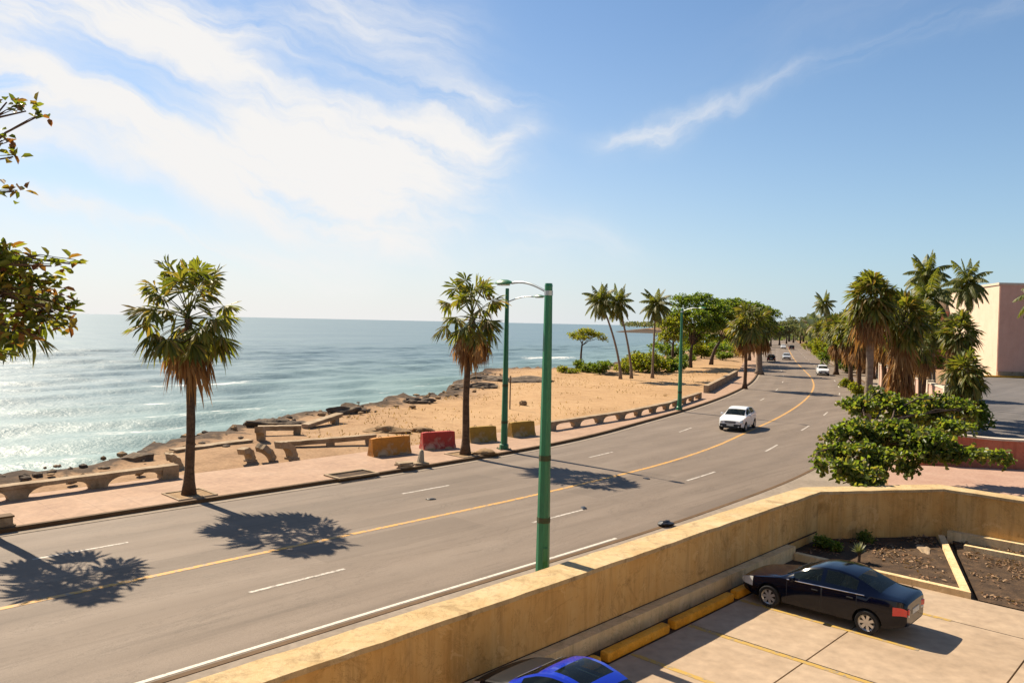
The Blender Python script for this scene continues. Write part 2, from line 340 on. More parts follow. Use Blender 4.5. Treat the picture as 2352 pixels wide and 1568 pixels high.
M['bark'] = mottled('bark', (0.035, 0.024, 0.017), (0.075, 0.05, 0.035), (0.12, 0.085, 0.06), 3.0, 0.95, 0.8, 10, 0.04, (1, 1, 0.5))
M['fan'] = leafy('fan_leaf', [(0.0440, 0.0567, 0.0109), (0.0770, 0.0964, 0.0170), (0.1155, 0.1362, 0.0239), (0.1540, 0.1645, 0.0319), (0.1870, 0.1645, 0.0449), (0.1870, 0.1248, 0.0449)], 0.46, 0.5, (1.6500, 1.5884, 0.5486))
M['fan_dry'] = leafy('fan_leaf_dry', [(0.2111, 0.1170, 0.0414), (0.3105, 0.1790, 0.0648), (0.1490, 0.0688, 0.0234), (0.3974, 0.2616, 0.1102)], 0.38, 0.7, (1.6146, 1.3770, 0.9072))
M['coco'] = leafy('coconut_leaf', [(0.0575, 0.0840, 0.0176), (0.0978, 0.1200, 0.0242), (0.1495, 0.1560, 0.0330), (0.2185, 0.1980, 0.0605)], 0.44, 0.5, (1.7250, 1.6800, 0.6050))
M['coco_dry'] = leafy('coconut_leaf_dry', [(0.2640, 0.1560, 0.0600), (0.3600, 0.2280, 0.0960), (0.1800, 0.0960, 0.0360)], 0.25, 0.7, (1.5600, 1.2000, 0.7200))
M['almond'] = leafy('almond_leaf', [(0.05, 0.07, 0.014), (0.09, 0.12, 0.02), (0.15, 0.18, 0.03), (0.18, 0.19, 0.035), (0.17, 0.09, 0.025), (0.15, 0.055, 0.02)], 0.48, 0.42, (1.6, 1.5, 0.5))
M['treeleaf'] = leafy('tree_leaf', [(0.0510, 0.0878, 0.0132), (0.0911, 0.1404, 0.0185), (0.1550, 0.2018, 0.0264), (0.2187, 0.2282, 0.0370)], 0.46, 0.5)
M['yellowleaf'] = leafy('yellow_green_leaf', [(0.1035, 0.1344, 0.0145), (0.1897, 0.2153, 0.0194), (0.2933, 0.2870, 0.0266), (0.2243, 0.1526, 0.0242)], 0.46, 0.5)
M['grape'] = leafy('sea_grape_leaf', [(0.05, 0.075, 0.02), (0.08, 0.115, 0.026), (0.12, 0.155, 0.036), (0.15, 0.165, 0.05), (0.18, 0.14, 0.05)], 0.56, 0.4, (2.0, 2.0, 0.6))
M['litter'] = leafy('leaf_litter', [(0.10, 0.05, 0.02), (0.22, 0.12, 0.06), (0.32, 0.21, 0.12), (0.16, 0.07, 0.03)], 0.1, 0.8)
M['agave'] = leafy('agave_leaf', [(0.10, 0.12, 0.06), (0.16, 0.17, 0.09), (0.2, 0.19, 0.1)], 0.2, 0.5)
M['drygrass'] = leafy('dry_grass', [(0.2880, 0.1584, 0.0490), (0.3520, 0.2088, 0.0770), (0.2240, 0.1296, 0.0350), (0.1440, 0.1080, 0.0280)], 0.3, 0.8)
M['woods'] = leafy('hazed_woods_leaf', [(0.0878, 0.1183, 0.0553), (0.1268, 0.1547, 0.0707), (0.1755, 0.1820, 0.0884), (0.2145, 0.1638, 0.0994)], 0.3, 0.6)  # greens lightened and greyed: distance haze put into the leaf colour
def carpaint(name, c, rough=0.25, coat=0.6, spec=0.4):
    m = plain(name, c, rough, 0.0, coat, 0.02, spec); return m
M['navy'] = carpaint('navy_paint', (0.0012, 0.0018, 0.0075), 0.12, 0.22, 0.25)
M['blue'] = carpaint('blue_paint', (0.006, 0.022, 0.30), 0.15, 0.3, 0.3)
M['white'] = carpaint('white_paint', (0.72, 0.71, 0.69), 0.3)
M['silver'] = carpaint('silver_paint', (0.40, 0.41, 0.42), 0.3)
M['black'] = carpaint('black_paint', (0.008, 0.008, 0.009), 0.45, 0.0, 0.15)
def car_glass():
    m, nt, bs = nodes('car_glass'); bs.inputs['Base Color'].default_value = (0.012, 0.017, 0.017, 1); bs.inputs['Roughness'].default_value = 0.03
    tr = nd(nt, 'ShaderNodeBsdfTransparent'); tr.inputs[0].default_value = (0.50, 0.56, 0.52, 1); mx = nd(nt, 'ShaderNodeMixShader'); mx.inputs[0].default_value = 0.6
    nt.links.new(bs.outputs[0], mx.inputs[1]); nt.links.new(tr.outputs[0], mx.inputs[2]); nt.links.new(mx.outputs[0], nt.nodes['Material Output'].inputs[0]); return m
M['glass'] = car_glass()
M['window'] = plain('window_glass', (0.012, 0.018, 0.018), 0.05, 0.0, 0.5, 0.05, 0.8)
M['seat'] = plain('seat_fabric', (0.16, 0.15, 0.13), 0.9)
M['rubber'] = plain('rubber', (0.012, 0.012, 0.012), 0.8)
M['darkplastic'] = plain('dark_plastic', (0.01, 0.01, 0.01), 0.6)
M['alloy'] = plain('alloy_rim', (0.55, 0.53, 0.50), 0.3, 0.7)
M['headlamp'] = plain('headlamp', (0.55, 0.56, 0.55), 0.1, 0.2, 1.0)
M['tail'] = plain('tail_lamp', (0.55, 0.012, 0.01), 0.15, 0.0, 1.0)
M['plate'] = plain('number_plate', (0.6, 0.58, 0.5), 0.5)
M['chrome'] = plain('chrome_trim', (0.6, 0.6, 0.6), 0.15, 1.0)
M['bag'] = plain('black_bag', (0.012, 0.011, 0.011), 0.45)
M['whitestone'] = mottled('white_stone', (0.2700, 0.2166, 0.1456), (0.3720, 0.3078, 0.2184), None, 4)

# ------------------------------------------------------------------ numeric noise and curves
_lat = rng.random((256, 256))
def vnoise(x, y, seed=0):
    x = np.asarray(x, float) + seed * 17.31; y = np.asarray(y, float) + seed * 9.77
    xi, yi = np.floor(x).astype(int), np.floor(y).astype(int); fx, fy = x - xi, y - yi
    fx, fy = fx * fx * (3 - 2 * fx), fy * fy * (3 - 2 * fy)
    g = lambda a, b: _lat[a % 256, b % 256]
    return (g(xi, yi) * (1 - fx) + g(xi + 1, yi) * fx) * (1 - fy) + (g(xi, yi + 1) * (1 - fx) + g(xi + 1, yi + 1) * fx) * fy
def fbm(x, y, oct=4, seed=0):
    o = 0; a = 0.5
    for i in range(oct): o = o + a * (vnoise(np.asarray(x) * 2 ** i, np.asarray(y) * 2 ** i, seed + i) - 0.5); a *= 0.5
    return o
def hermite(xs, ys):
    xs, ys = np.array(xs, float), np.array(ys, float); d = np.gradient(ys, xs)
    def f(x):
        x = np.asarray(x, float); i = np.clip(np.searchsorted(xs, x) - 1, 0, len(xs) - 2)
        h = xs[i + 1] - xs[i]; t = (x - xs[i]) / h
        return (2 * t**3 - 3 * t**2 + 1) * ys[i] + (t**3 - 2 * t**2 + t) * h * d[i] + (-2 * t**3 + 3 * t**2) * ys[i + 1] + (t**3 - t**2) * h * d[i + 1]
    return f
def smooth(a, b, x): t = np.clip((x - a) / (b - a), 0, 1); return t * t * (3 - 2 * t)

ROADQ = hermite([-90, -20, 10, 26, 35, 41.5, 47.7, 58.5, 77, 94, 109, 130, 154, 178, 230, 300, 400, 560],
                [21.3, 21.3, 21.3, 21.35, 22.0, 23.1, 24.6, 27.3, 33, 39.4, 46, 56.2, 68, 79.5, 104, 137, 184, 259])
COAST = hermite([-20000, -2000, -100, -30, 9, 13, 18.3, 25, 31.4, 40, 45.6, 52, 58, 66, 73, 80, 88, 95, 104, 115, 130, 180, 260, 400, 700, 850, 930, 990, 1050, 1200, 1600, 3000, 20000],
                [-2000, 10, 33, 36, 39, 40.1, 44.2, 48, 51.2, 55.3, 57.1, 59, 64.8, 71, 77, 82, 83.5, 79, 79, 86, 92, 113, 152, 207, 330, 480, 660, 720, 700, 640, 700, 900, 5000])
def road_frame(s):
    q = float(ROADQ(s)); k = float(ROADQ(s + 0.5) - ROADQ(s - 0.5)); ln = math.hypot(1, k)
    t = (T2 + N2 * k) / ln; n = np.array([-t[1], t[0]]); return np.array(W(s, q)), t, n
def rp(s, off):
    p, t, n = road_frame(s); return p + n * off
def rrz(s): t = road_frame(s)[1]; return math.atan2(t[1], t[0])

# ------------------------------------------------------------------ ground, sea
def lines(a, b, step, lo, hi, g=1.22):
    l = list(np.arange(a, b, step)); x, d = l[-1], step
    while x < hi: d *= g; x += d; l.append(x)
    x, d, pre = l[0], step, []
    while x > lo: d *= g; x -= d; pre.append(x)
    return np.array(pre[::-1] + l)
def grid_obj(name, S, Q, Z, mat, attrs=(), kind='structure'):
    ns, nq = len(S), len(Q); ss, qq = np.meshgrid(S, Q, indexing='ij')
    co = np.stack([ss * T2[0] + qq * N2[0], ss * T2[1] + qq * N2[1], Z], -1).reshape(-1, 3)
    i = np.arange(ns * nq).reshape(ns, nq)
    fa = np.stack([i[:-1, :-1], i[1:, :-1], i[1:, 1:], i[:-1, 1:]], -1).reshape(-1, 4)
    me = bpy.data.meshes.new(name); me.vertices.add(len(co)); me.vertices.foreach_set('co', co.ravel())
    me.loops.add(fa.size); me.loops.foreach_set('vertex_index', fa.ravel().astype(np.int32))
    me.polygons.add(len(fa)); me.polygons.foreach_set('loop_start', np.arange(0, fa.size, 4, dtype=np.int32))
    me.update(calc_edges=True); me.polygons.foreach_set('use_smooth', [True] * len(fa))
    for an, av in attrs:
        at = me.attributes.new(an, 'FLOAT', 'POINT'); at.data.foreach_set('value', np.asarray(av, np.float32).ravel())
    me.materials.append(mat); o = bpy.data.objects.new(name, me); col.objects.link(o); o['kind'] = kind; return o

def in_lot(s, q):
    sb = np.where(q > 8.8, 29.0 + (11.9 - q) * 1.41, 33.3 - (8.8 - q) * 0.02) + 0.5
    return (q < 12.25) & (s < sb)
S_ = lines(-60, 150, 0.7, -20000, 20000); Q_ = np.unique(np.concatenate([lines(-8, 100, 0.55, -20000, 6500), [11.95, 12.6]]))
ss, qq = np.meshgrid(S_, Q_, indexing='ij')
near = smooth(400, 150, np.abs(ss))
cq = COAST(ss) + (fbm(ss * 0.3, qq * 0.3, 4, 3) * 4.5 + fbm(ss * 0.9, qq * 0.9, 3, 8) * 2.0) * near * smooth(-60, -20, ss)
dd = cq - qq                                                # distance inland from the cliff edge
plain_z = -0.12 + smooth(12.0, 14.5, qq - ROADQ(ss)) * (0.12 + fbm(ss * 0.15, qq * 0.15, 4, 5) * 0.5 + fbm(ss * 0.8, qq * 0.8, 3, 6) * 0.05)
plain_z = np.where(qq - ROADQ(ss) > 11.5, plain_z, -0.12)
rim = smooth(3.2, 1.2, dd) * smooth(-1.0, 0.6, dd) * (0.10 + 1.2 * np.abs(fbm(ss * 0.6, qq * 0.6, 4, 11)))
hill = smooth(450, 950, ss) * smooth(5, 120, dd) * (7 + 8 * fbm(ss * 0.01, qq * 0.01, 3, 2))
zz = plain_z + rim * near + hill
zz = np.where(dd < 1.0, zz + (np.clip(dd, -4, 1) - 1.0) * 1.25 + fbm(ss * 1.1, qq * 1.1, 4, 21) * 1.2 * smooth(1.0, -0.5, dd), zz)
zz = np.maximum(zz, -6.5)
zz = np.where(in_lot(ss, qq), -1.1, zz)
def ground_mat():
    m, nt, bs = nodes('ground_earth'); v = pos(nt)
    at = nd(nt, 'ShaderNodeAttribute', attribute_name='inland').outputs['Fac']
    gr = nd(nt, 'ShaderNodeAttribute', attribute_name='dry').outputs['Fac']
    big = nz(nt, v, 0.12, 7, 0.65, 0.5); mid = nz(nt, v, 0.9, 7, 0.65); fine = nz(nt, v, 7, 5, 0.6)
    earth = ramp(nt, mth(nt, 'ADD', mth(nt, 'MULTIPLY', big, 0.5), mth(nt, 'MULTIPLY', mid, 0.5)), [(0.32, (0.17, 0.10, 0.055)), (0.5, (0.29, 0.18, 0.10)), (0.68, (0.36, 0.24, 0.145))])
    grass = ramp(nt, mth(nt, 'ADD', mth(nt, 'MULTIPLY', big, 0.5), mth(nt, 'MULTIPLY', mid, 0.5)), [(0.32, (0.27, 0.158, 0.074)), (0.5, (0.375, 0.232, 0.115)), (0.68, (0.43, 0.28, 0.148))])
    c = mixc(nt, gr, earth, grass)
    rk = ramp(nt, mid, [(0.35, (0.03, 0.02, 0.014)), (0.58, (0.075, 0.05, 0.032)), (0.78, (0.17, 0.11, 0.062))])
    edge = mth(nt, 'SUBTRACT', mth(nt, 'ADD', 2.9, mth(nt, 'MULTIPLY', mth(nt, 'SUBTRACT', mid, 0.5), 9.0)), at)
    edge = mth(nt, 'MULTIPLY', edge, 0.9, True)
    edge = mth(nt, 'MAXIMUM', edge, mth(nt, 'MULTIPLY', mth(nt, 'SUBTRACT', mth(nt, 'ADD', 1.9, mth(nt, 'MULTIPLY', mid, 1.4)), at), 1.4, True))
    c = mixc(nt, edge, c, rk)
    c = mixc(nt, 0.6, c, ramp(nt, fine, [(0.3, (0.6, 0.6, 0.6)), (0.7, (1.25, 1.25, 1.25))]), 'MULTIPLY')
    nt.links.new(c, bs.inputs['Base Color']); bs.inputs['Roughness'].default_value = 0.95; bs.inputs['Specular IOR Level'].default_value = 0.15
    bump(nt, bs, mth(nt, 'ADD', fine, mid), 0.4, 0.05); return m
dry = smooth(20, 45, ss) * smooth(9, 13, qq - ROADQ(ss)) * smooth(200, 110, ss) * smooth(2, 8, dd)
grid_obj('ground', S_, Q_, zz, ground_mat(), [('inland', dd), ('dry', dry)])

SEA_Z = -3.0
Ss = lines(-160, 330, 1.3, -60000, 60000, 1.25); Qs = lines(33, 230, 0.75, 0, 90000, 1.2); Qs = Qs[Qs > 26]
ss, qq = np.meshgrid(Ss, Qs, indexing='ij'); shore = qq - COAST(ss)
wob = fbm(ss * 0.012, qq * 0.012, 3, 31) * 14
h = np.zeros_like(ss)
for wl, am, an, ph in ((26, 0.26, 0.06, 0.0), (17, 0.20, -0.12, 1.3), (10.5, 0.14, 0.16, 2.2), (7, 0.08, -0.3, 0.4), (4.4, 0.05, 0.45, 4.0)):
    k = 2 * math.pi / wl; a_ = k * (qq * math.cos(an) + ss * math.sin(an)) + wob * k * 0.9 + ph
    env = 0.35 + 1.5 * vnoise(ss * 0.022 + ph, qq * 0.05, 40 + int(wl)); h += am * env * (np.sin(a_) + 0.28 * np.sin(2 * a_ + 0.6))
far = smooth(1100, 120, qq) * smooth(900, 250, np.abs(ss))
h *= far
foam = np.zeros_like(ss)
for px, py, rs, rq, am in ((440, 885, 12, 7, 1.3), (430, 925, 8, 3.5, 1.3), (200, 1000, 9, 3, 0.5), (60, 1075, 10, 2.5, 0.5), (650, 935, 8, 3, 0.7), (800, 900, 8, 3, 0.5), (1260, 822, 16, 7, 1.1), (980, 880, 8, 4, 0.5),
                           (120, 880, 8, 2.5, 0.4), (330, 985, 9, 2.0, 0.7), (520, 955, 10, 2.0, 0.6), (1400, 800, 16, 5, 0.6)):
    s0, q0 = SQ(G(px, py, SEA_Z)); foam = np.maximum(foam, am * np.exp(-((ss - s0) / rs) ** 2 - ((qq - q0) / rq) ** 2))
surge = np.exp(-(np.maximum(shore - 0.5, 0) / 2.6) ** 2) * 0.85
foam = np.maximum(foam, surge * (0.55 + 0.9 * vnoise(ss * 0.12, qq * 0.2, 77)))
crest = smooth(0.30, 0.75, h)
def sea_mat():
    m, nt, bs = nodes('sea_water'); v = pos(nt)
    vr = nd(nt, 'ShaderNodeVectorRotate', rotation_type='Z_AXIS'); vr.inputs['Angle'].default_value = -ROAD_RZ; nt.links.new(v, vr.inputs['Vector'])
    def st(sx): 
        mp = nd(nt, 'ShaderNodeMapping'); mp.inputs['Scale'].default_value = (sx, 1, 1); nt.links.new(vr.outputs[0], mp.inputs['Vector']); return mp.outputs[0]
    at = lambda n: nd(nt, 'ShaderNodeAttribute', attribute_name=n).outputs['Fac']
    sh, fo, cr = at('shore'), at('foam'), at('crest')
    patch = nz(nt, st(0.35), 0.035, 6, 0.6, 0.4)
    deep = ramp(nt, patch, [(0.3, (0.100, 0.155, 0.190)), (0.7, (0.13, 0.188, 0.212))])
    shal = ramp(nt, patch, [(0.3, (0.15, 0.235, 0.22)), (0.7, (0.195, 0.28, 0.255))])
    k = mth(nt, 'POWER', 2.718, mth(nt, 'MULTIPLY', mth(nt, 'MAXIMUM', sh, 0.0), -0.030))
    c = mixc(nt, mth(nt, 'ADD', k, mth(nt, 'MULTIPLY', cr, 0.25), True), deep, shal)
    fn = nz(nt, st(0.4), 0.8, 9, 0.75, 0.8); fl = nz(nt, st(0.3), 0.12, 5, 0.6)
    base = mth(nt, 'ADD', fo, mth(nt, 'ADD', mth(nt, 'MULTIPLY', cr, 0.30), mth(nt, 'MULTIPLY', mth(nt, 'SUBTRACT', fl, 0.55), 0.7)))
    mask = ramp(nt, mth(nt, 'ADD', fn, mth(nt, 'MULTIPLY', base, 0.30)), [(0.70, 0.0), (0.83, 1.0)])
    c = mixc(nt, mask, c, (0.62, 0.62, 0.59))
    nt.links.new(c, bs.inputs['Base Color']); nt.links.new(mixc(nt, mask, (0.46, 0.46, 0.46), (0.8, 0.8, 0.8)), bs.inputs['Roughness'])
    bs.inputs['IOR'].default_value = 1.33; bs.inputs['Specular IOR Level'].default_value = 0.36
    hh = mth(nt, 'ADD', mth(nt, 'ADD', mth(nt, 'MULTIPLY', nz(nt, st(0.45), 0.22, 3, 0.5), 1.3), mth(nt, 'MULTIPLY', nz(nt, st(0.6), 0.9, 5, 0.6), 0.8)), mth(nt, 'MULTIPLY', nz(nt, v, 3.2, 4, 0.6), 0.2))
    bump(nt, bs, hh, 0.6, 0.36); return m
grid_obj('sea', Ss, Qs, SEA_Z + h * smooth(0, 8, shore), sea_mat(), [('shore', shore), ('foam', foam), ('crest', crest)])

# ------------------------------------------------------------------ road, kerbs, pavements, markings
def ribbon(name, offs, zs, s0, s1, mat, step=1.5, mb=None, mi=0):
    own = mb is None; mb = mb or MB(); n = max(2, int((s1 - s0) / step) + 1); cols = len(offs); vs = []; fs = []
    for s in np.linspace(s0, s1, n):
        for o, z in zip(offs, zs):
            p = rp(s, o(s) if callable(o) else o); vs.append((p[0], p[1], z))
    for i in range(n - 1):
        for j in range(cols - 1):
            a = i * cols + j; fs.append((a, a + cols, a + cols + 1, a + 1))
    mb.add(vs, fs, mi)
    if not own: return mb
    o_ = tag(mb.build(name, mat), kind='structure')
    for an, vals in (('across', [(o(s) if callable(o) else o) for s in np.linspace(s0, s1, n) for o in offs]), ('along', [s for s in np.linspace(s0, s1, n) for o in offs])):
        at = o_.data.attributes.new(an, 'FLOAT', 'POINT'); at.data.foreach_set('value', np.array(vals, np.float32))
    return o_
OL, OR = 7.4, -6.4
ribbon('road', [OR - 0.02, -3, 0, 3.8, OL + 0.02], [0, 0.02, 0.035, 0.02, 0], -80, 540, M['road'])
inner = lambda s: 12.4 - 2.1 * float(smooth(40, 66, np.array(s)))
ribbon('sidewalk', [OL + 0.2, inner, inner], [0.135, 0.135, -0.3], -80, 300, M['sidewalk'])
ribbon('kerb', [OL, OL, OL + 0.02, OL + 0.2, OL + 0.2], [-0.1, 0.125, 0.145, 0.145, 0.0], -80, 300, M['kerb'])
ribbon('gutter', [OL - 0.42, OL - 0.01], [0.0155, 0.006], -80, 300, M['walk_grey'])
ribbon('footpath', [OR - 2.55, OR - 2.5, OR - 0.16], [-0.1, 0.12, 0.12], -80, 300, M['walk_grey'])
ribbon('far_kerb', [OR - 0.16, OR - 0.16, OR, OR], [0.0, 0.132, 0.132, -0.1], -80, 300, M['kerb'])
mk = MB()
def crown_z(o): return float(np.interp(o, [OR, -3, 0, 3.8, OL], [0, 0.02, 0.035, 0.02, 0])) + 0.006
def mark(o, w, s0, s1): ribbon('', [o - w / 2, o + w / 2], [crown_z(o - w / 2), crown_z(o + w / 2)], s0, s1, None, 0.8, mk)
mark(0, 0.2, -80, 300); yl = mk.build('road_marking', M['paint_yellow']); tag(yl, kind='structure')
mk = MB(); mark(-6.0, 0.115, -80, 21.0)
tag(mk.build('road_marking', M['paint_white']), kind='structure'); mk = MB()
for s in np.arange(6.4 - 13.1 * 6, 290, 13.15): mark(3.75, 0.12, s, s + 2.6)
for s in np.arange(5.0 - 10.0 * 8, 290, 10.6): mark(-2.85, 0.12, s, s + 2.9)
tag(mk.build('road_marking', M['paint_dash']), kind='structure')

# ------------------------------------------------------------------ walled parking lot (a metre below the road)
LOT = -0.9
mb = MB()
sj = [-14, -3, 2, 7.4, 12.9, 18.4, 23.9, 29.5, 34]; qj = [-7, -1.5, 4.0, 7.7, 10.85]
for i in range(len(sj) - 1):
    for j in range(len(qj) - 1):
        a, b, c, d = sj[i] + 0.02, sj[i + 1] - 0.02, qj[j] + 0.02, qj[j + 1] - 0.02
        poly = [(a, c), (b, c), (b, d), (a, d)]
        if a > 26: 
            if c > 3 or a > 29: continue
            poly = [(a, c), (26.3, c), (26.3, d), (a, d)] if False else poly
        if a > 23 and b > 26 and c > 3:
            poly = [(a, c), (26.25, c), (26.25, d), (a, d)]
        mb.prism([W(*p) for p in poly], LOT - 0.15, LOT)
tag(mb.build('parking_lot', M['lot']), kind='structure')
mk = MB()
for s in (10.1, 12.75, 15.6, 18.2, 21.0, 23.8):
    mk.prism([W(s, 6.0), W(s + 0.16, 6.0), W(s + 0.16, 10.8), W(s, 10.8)], LOT + 0.003, LOT + 0.007)
tag(mk.build('lot_marking', M['paint_lot']), kind='structure')
def offset_path(path, d):
    out = []; P = [np.array(p, float) for p in path]
    for i, p in enumerate(P):
        ns = []
        for a, b in ((i - 1, i), (i, i + 1)):
            if a >= 0 and b < len(P):
                t = (P[b] - P[a]) / np.linalg.norm(P[b] - P[a]); ns.append(np.array([-t[1], t[0]]))
        n = sum(ns); n = n / np.linalg.norm(n); out.append(p + n * d / max(0.3, n @ ns[0]))
    return out
def path_wall(mb, path, d0, d1, z0, z1, mi=0):
    a, b = offset_path(path, d0), offset_path(path, d1); n = len(path)
    vs = [(*W(*p), z) for p in a for z in (z0, z1)] + [(*W(*p), z) for p in b for z in (z0, z1)]
    fs = []
    A = lambda i, k: 2 * i + k
    B = lambda i, k: 2 * n + 2 * i + k
    for i in range(n - 1):
        fs += [(A(i, 0), A(i + 1, 0), A(i + 1, 1), A(i, 1)), (B(i + 1, 0), B(i, 0), B(i, 1), B(i + 1, 1)), (A(i, 1), A(i + 1, 1), B(i + 1, 1), B(i, 1)), (A(i + 1, 0), A(i, 0), B(i, 0), B(i + 1, 0))]
    fs += [(A(0, 0), A(0, 1), B(0, 1), B(0, 0)), (A(n - 1, 1), A(n - 1, 0), B(n - 1, 0), B(n - 1, 1))]
    return mb.add(vs, fs, mi)
wp = [(-12, 11.85), (29.0, 11.85), (33.3, 8.8), (33.0, -8)]
w = thing('perimeter_wall', 'long ochre stucco wall with pale coping around the parking lot', 'wall', (*W(10, 12.2), 0))
def local(o, th): o.parent = th; o.matrix_parent_inverse = Matrix.Translation(-Vector(th.location)); return o
def dense(path, step=1.2):
    out = []
    for (a, b) in zip(path[:-1], path[1:]):
        n = max(1, int(math.dist(a, b) / step)); out += [tuple(np.array(a) + (np.array(b) - np.array(a)) * k / n) for k in range(n)]
    return out + [path[-1]]
local(path_wall(MB(), wp, 0, 0.73, -1.15, 0.88).build('wall_body', M['ochre']), w)
cpm = path_wall(MB(), dense(wp, 0.5), -0.075, 0.79, 0.88, 0.985)
cpm.v = [(x + 0.035 * mnoise.noise((x * 1.3, y * 1.3, z)), y + 0.02 * mnoise.noise((x * 1.3 + 9, y * 1.3, z)), z + 0.02 * mnoise.noise((x * 2, y * 2, 4.0))) for x, y, z in cpm.v]
local(cpm.build('coping', M['ochre_cap']), w)
local(path_wall(MB(), [(-12, 11.85), (26.4, 11.85)], -0.32, -0.003, -1.0, -0.5).build('plinth', M['ledge']), w)
local(path_wall(MB(), [(-12, 11.845), (28.9, 11.845)], -0.008, 0.0, -0.53, -0.475).build('joint', M['soil']), w)
local(path_wall(MB(), [(33.3, 8.55), (33.0, -8)], -0.25, -0.003, -1.0, -0.55).build('plinth', M['ledge']), w)
tag(MB().prism([W(-14, 10.87), W(26.2, 10.87), W(26.2, 11.7), W(-14, 11.7)], -1.05, -0.93).build('soil_strip', M['soil']), kind='structure')
# corner planting bed
pl = thing('planter_bed', 'corner planting bed of dark soil framed by a low pale kerb', 'planter', (*W(29, 9.5), LOT))
local(path_wall(MB(), [(26.25, 11.5), (26.25, 6.1), (32.9, 8.6)], 0, 0.22, -1.0, -0.70).build('kerb', M['ledge']), pl)
local(MB().prism([W(26.5, 11.83), W(26.5, 6.42), W(32.9, 8.9), W(29.0, 11.83)], -1.0, -0.80).build('soil', M['soil']), pl)
tag(MB().prism([W(26.3, 5.9), W(33.2, 8.4), W(33.0, -8), W(29.6, -8), W(26.3, 1.0)], -1.05, -0.88).build('bare_soil', M['soil']), kind='structure')
local_kerb = path_wall(MB(), [(31.9, 7.7), (31.8, 0)], 0, 0.2, -0.95, -0.7).build('edging_kerb', M['ledge'])
tag(local_kerb, 'low pale kerb across the littered soil below the side wall', 'kerb')

# forecourt beyond the side wall and the asphalt apron of the pink building
def ppoly(name, pts, z, mat, th=0.1): return tag(MB().prism([tuple(p) for p in pts], z - th, z).build(name, mat), kind='structure')
ppoly('forecourt', [G(2040, 1130, 0)[:2], G(2040, 1066, 0)[:2], G(2500, 1085, 0)[:2], (40, 34), (22, 25)], 0.012, M['pinkpave'])
ppoly('driveway', [(31, 47), (27, 56), (48, 88), (62, 112), (74, 124), (140, 124), (140, 47)], -0.02, M['asphalt_grey'])
ppoly('apron_kerb', [(74, 124.2), (74, 125.0), (140, 125.0), (140, 124.2)], 0.25, M['kerb_yellow'], 0.4)

# ------------------------------------------------------------------ leaves and trees
class LeafMB:                                  # many loose leaves, gathered with numpy
    def __init__(s): s.V = []; s.F = []; s.n = 0
    def leaves(s, C, D, Nn, L, Wd, fold=0.25, curl=0.15):
        C, D, Nn = (np.asarray(a, float) for a in (C, D, Nn)); k = len(C)
        D = D / (np.linalg.norm(D, axis=1, keepdims=True) + 1e-9)
        S = np.cross(D, Nn); S /= (np.linalg.norm(S, axis=1, keepdims=True) + 1e-9); U = np.cross(S, D)
        L = np.broadcast_to(np.asarray(L, float).reshape(-1, 1), (k, 1)); Wd = np.broadcast_to(np.asarray(Wd, float).reshape(-1, 1), (k, 1))
        P = [C, C + D * L * .35 - S * Wd * .48 + U * Wd * fold, C + D * L * .75 - S * Wd * .40 + U * (Wd * fold - L * curl * .5), C + D * L - U * L * curl,
             C + D * L * .75 + S * Wd * .40 + U * (Wd * fold - L * curl * .5), C + D * L * .35 + S * Wd * .48 + U * Wd * fold]
        s.V.append(np.stack(P, 1).reshape(-1, 3)); b = s.n + np.arange(k)[:, None] * 6
        s.F.append(np.concatenate([b + np.array([0, 3, 2, 1]), b + np.array([0, 5, 4, 3])], 0)); s.n += 6 * k; return s
    def build(s, name, mat, parent=None):
        V = np.concatenate(s.V); F = np.concatenate(s.F); me = bpy.data.meshes.new(name)
        me.vertices.add(len(V)); me.vertices.foreach_set('co', V.ravel()); me.loops.add(F.size); me.loops.foreach_set('vertex_index', F.ravel().astype(np.int32))
        me.polygons.add(len(F)); me.polygons.foreach_set('loop_start', np.arange(0, F.size, 4, dtype=np.int32)); me.update(calc_edges=True); me.validate()
        me.materials.append(mat); o = bpy.data.objects.new(name, me); col.objects.link(o)
        if parent: o.parent = parent
        return o
def rdir(n, up=0.0):
    d = rng.normal(size=(n, 3)); d[:, 2] += up; return d / np.linalg.norm(d, axis=1, keepdims=True)

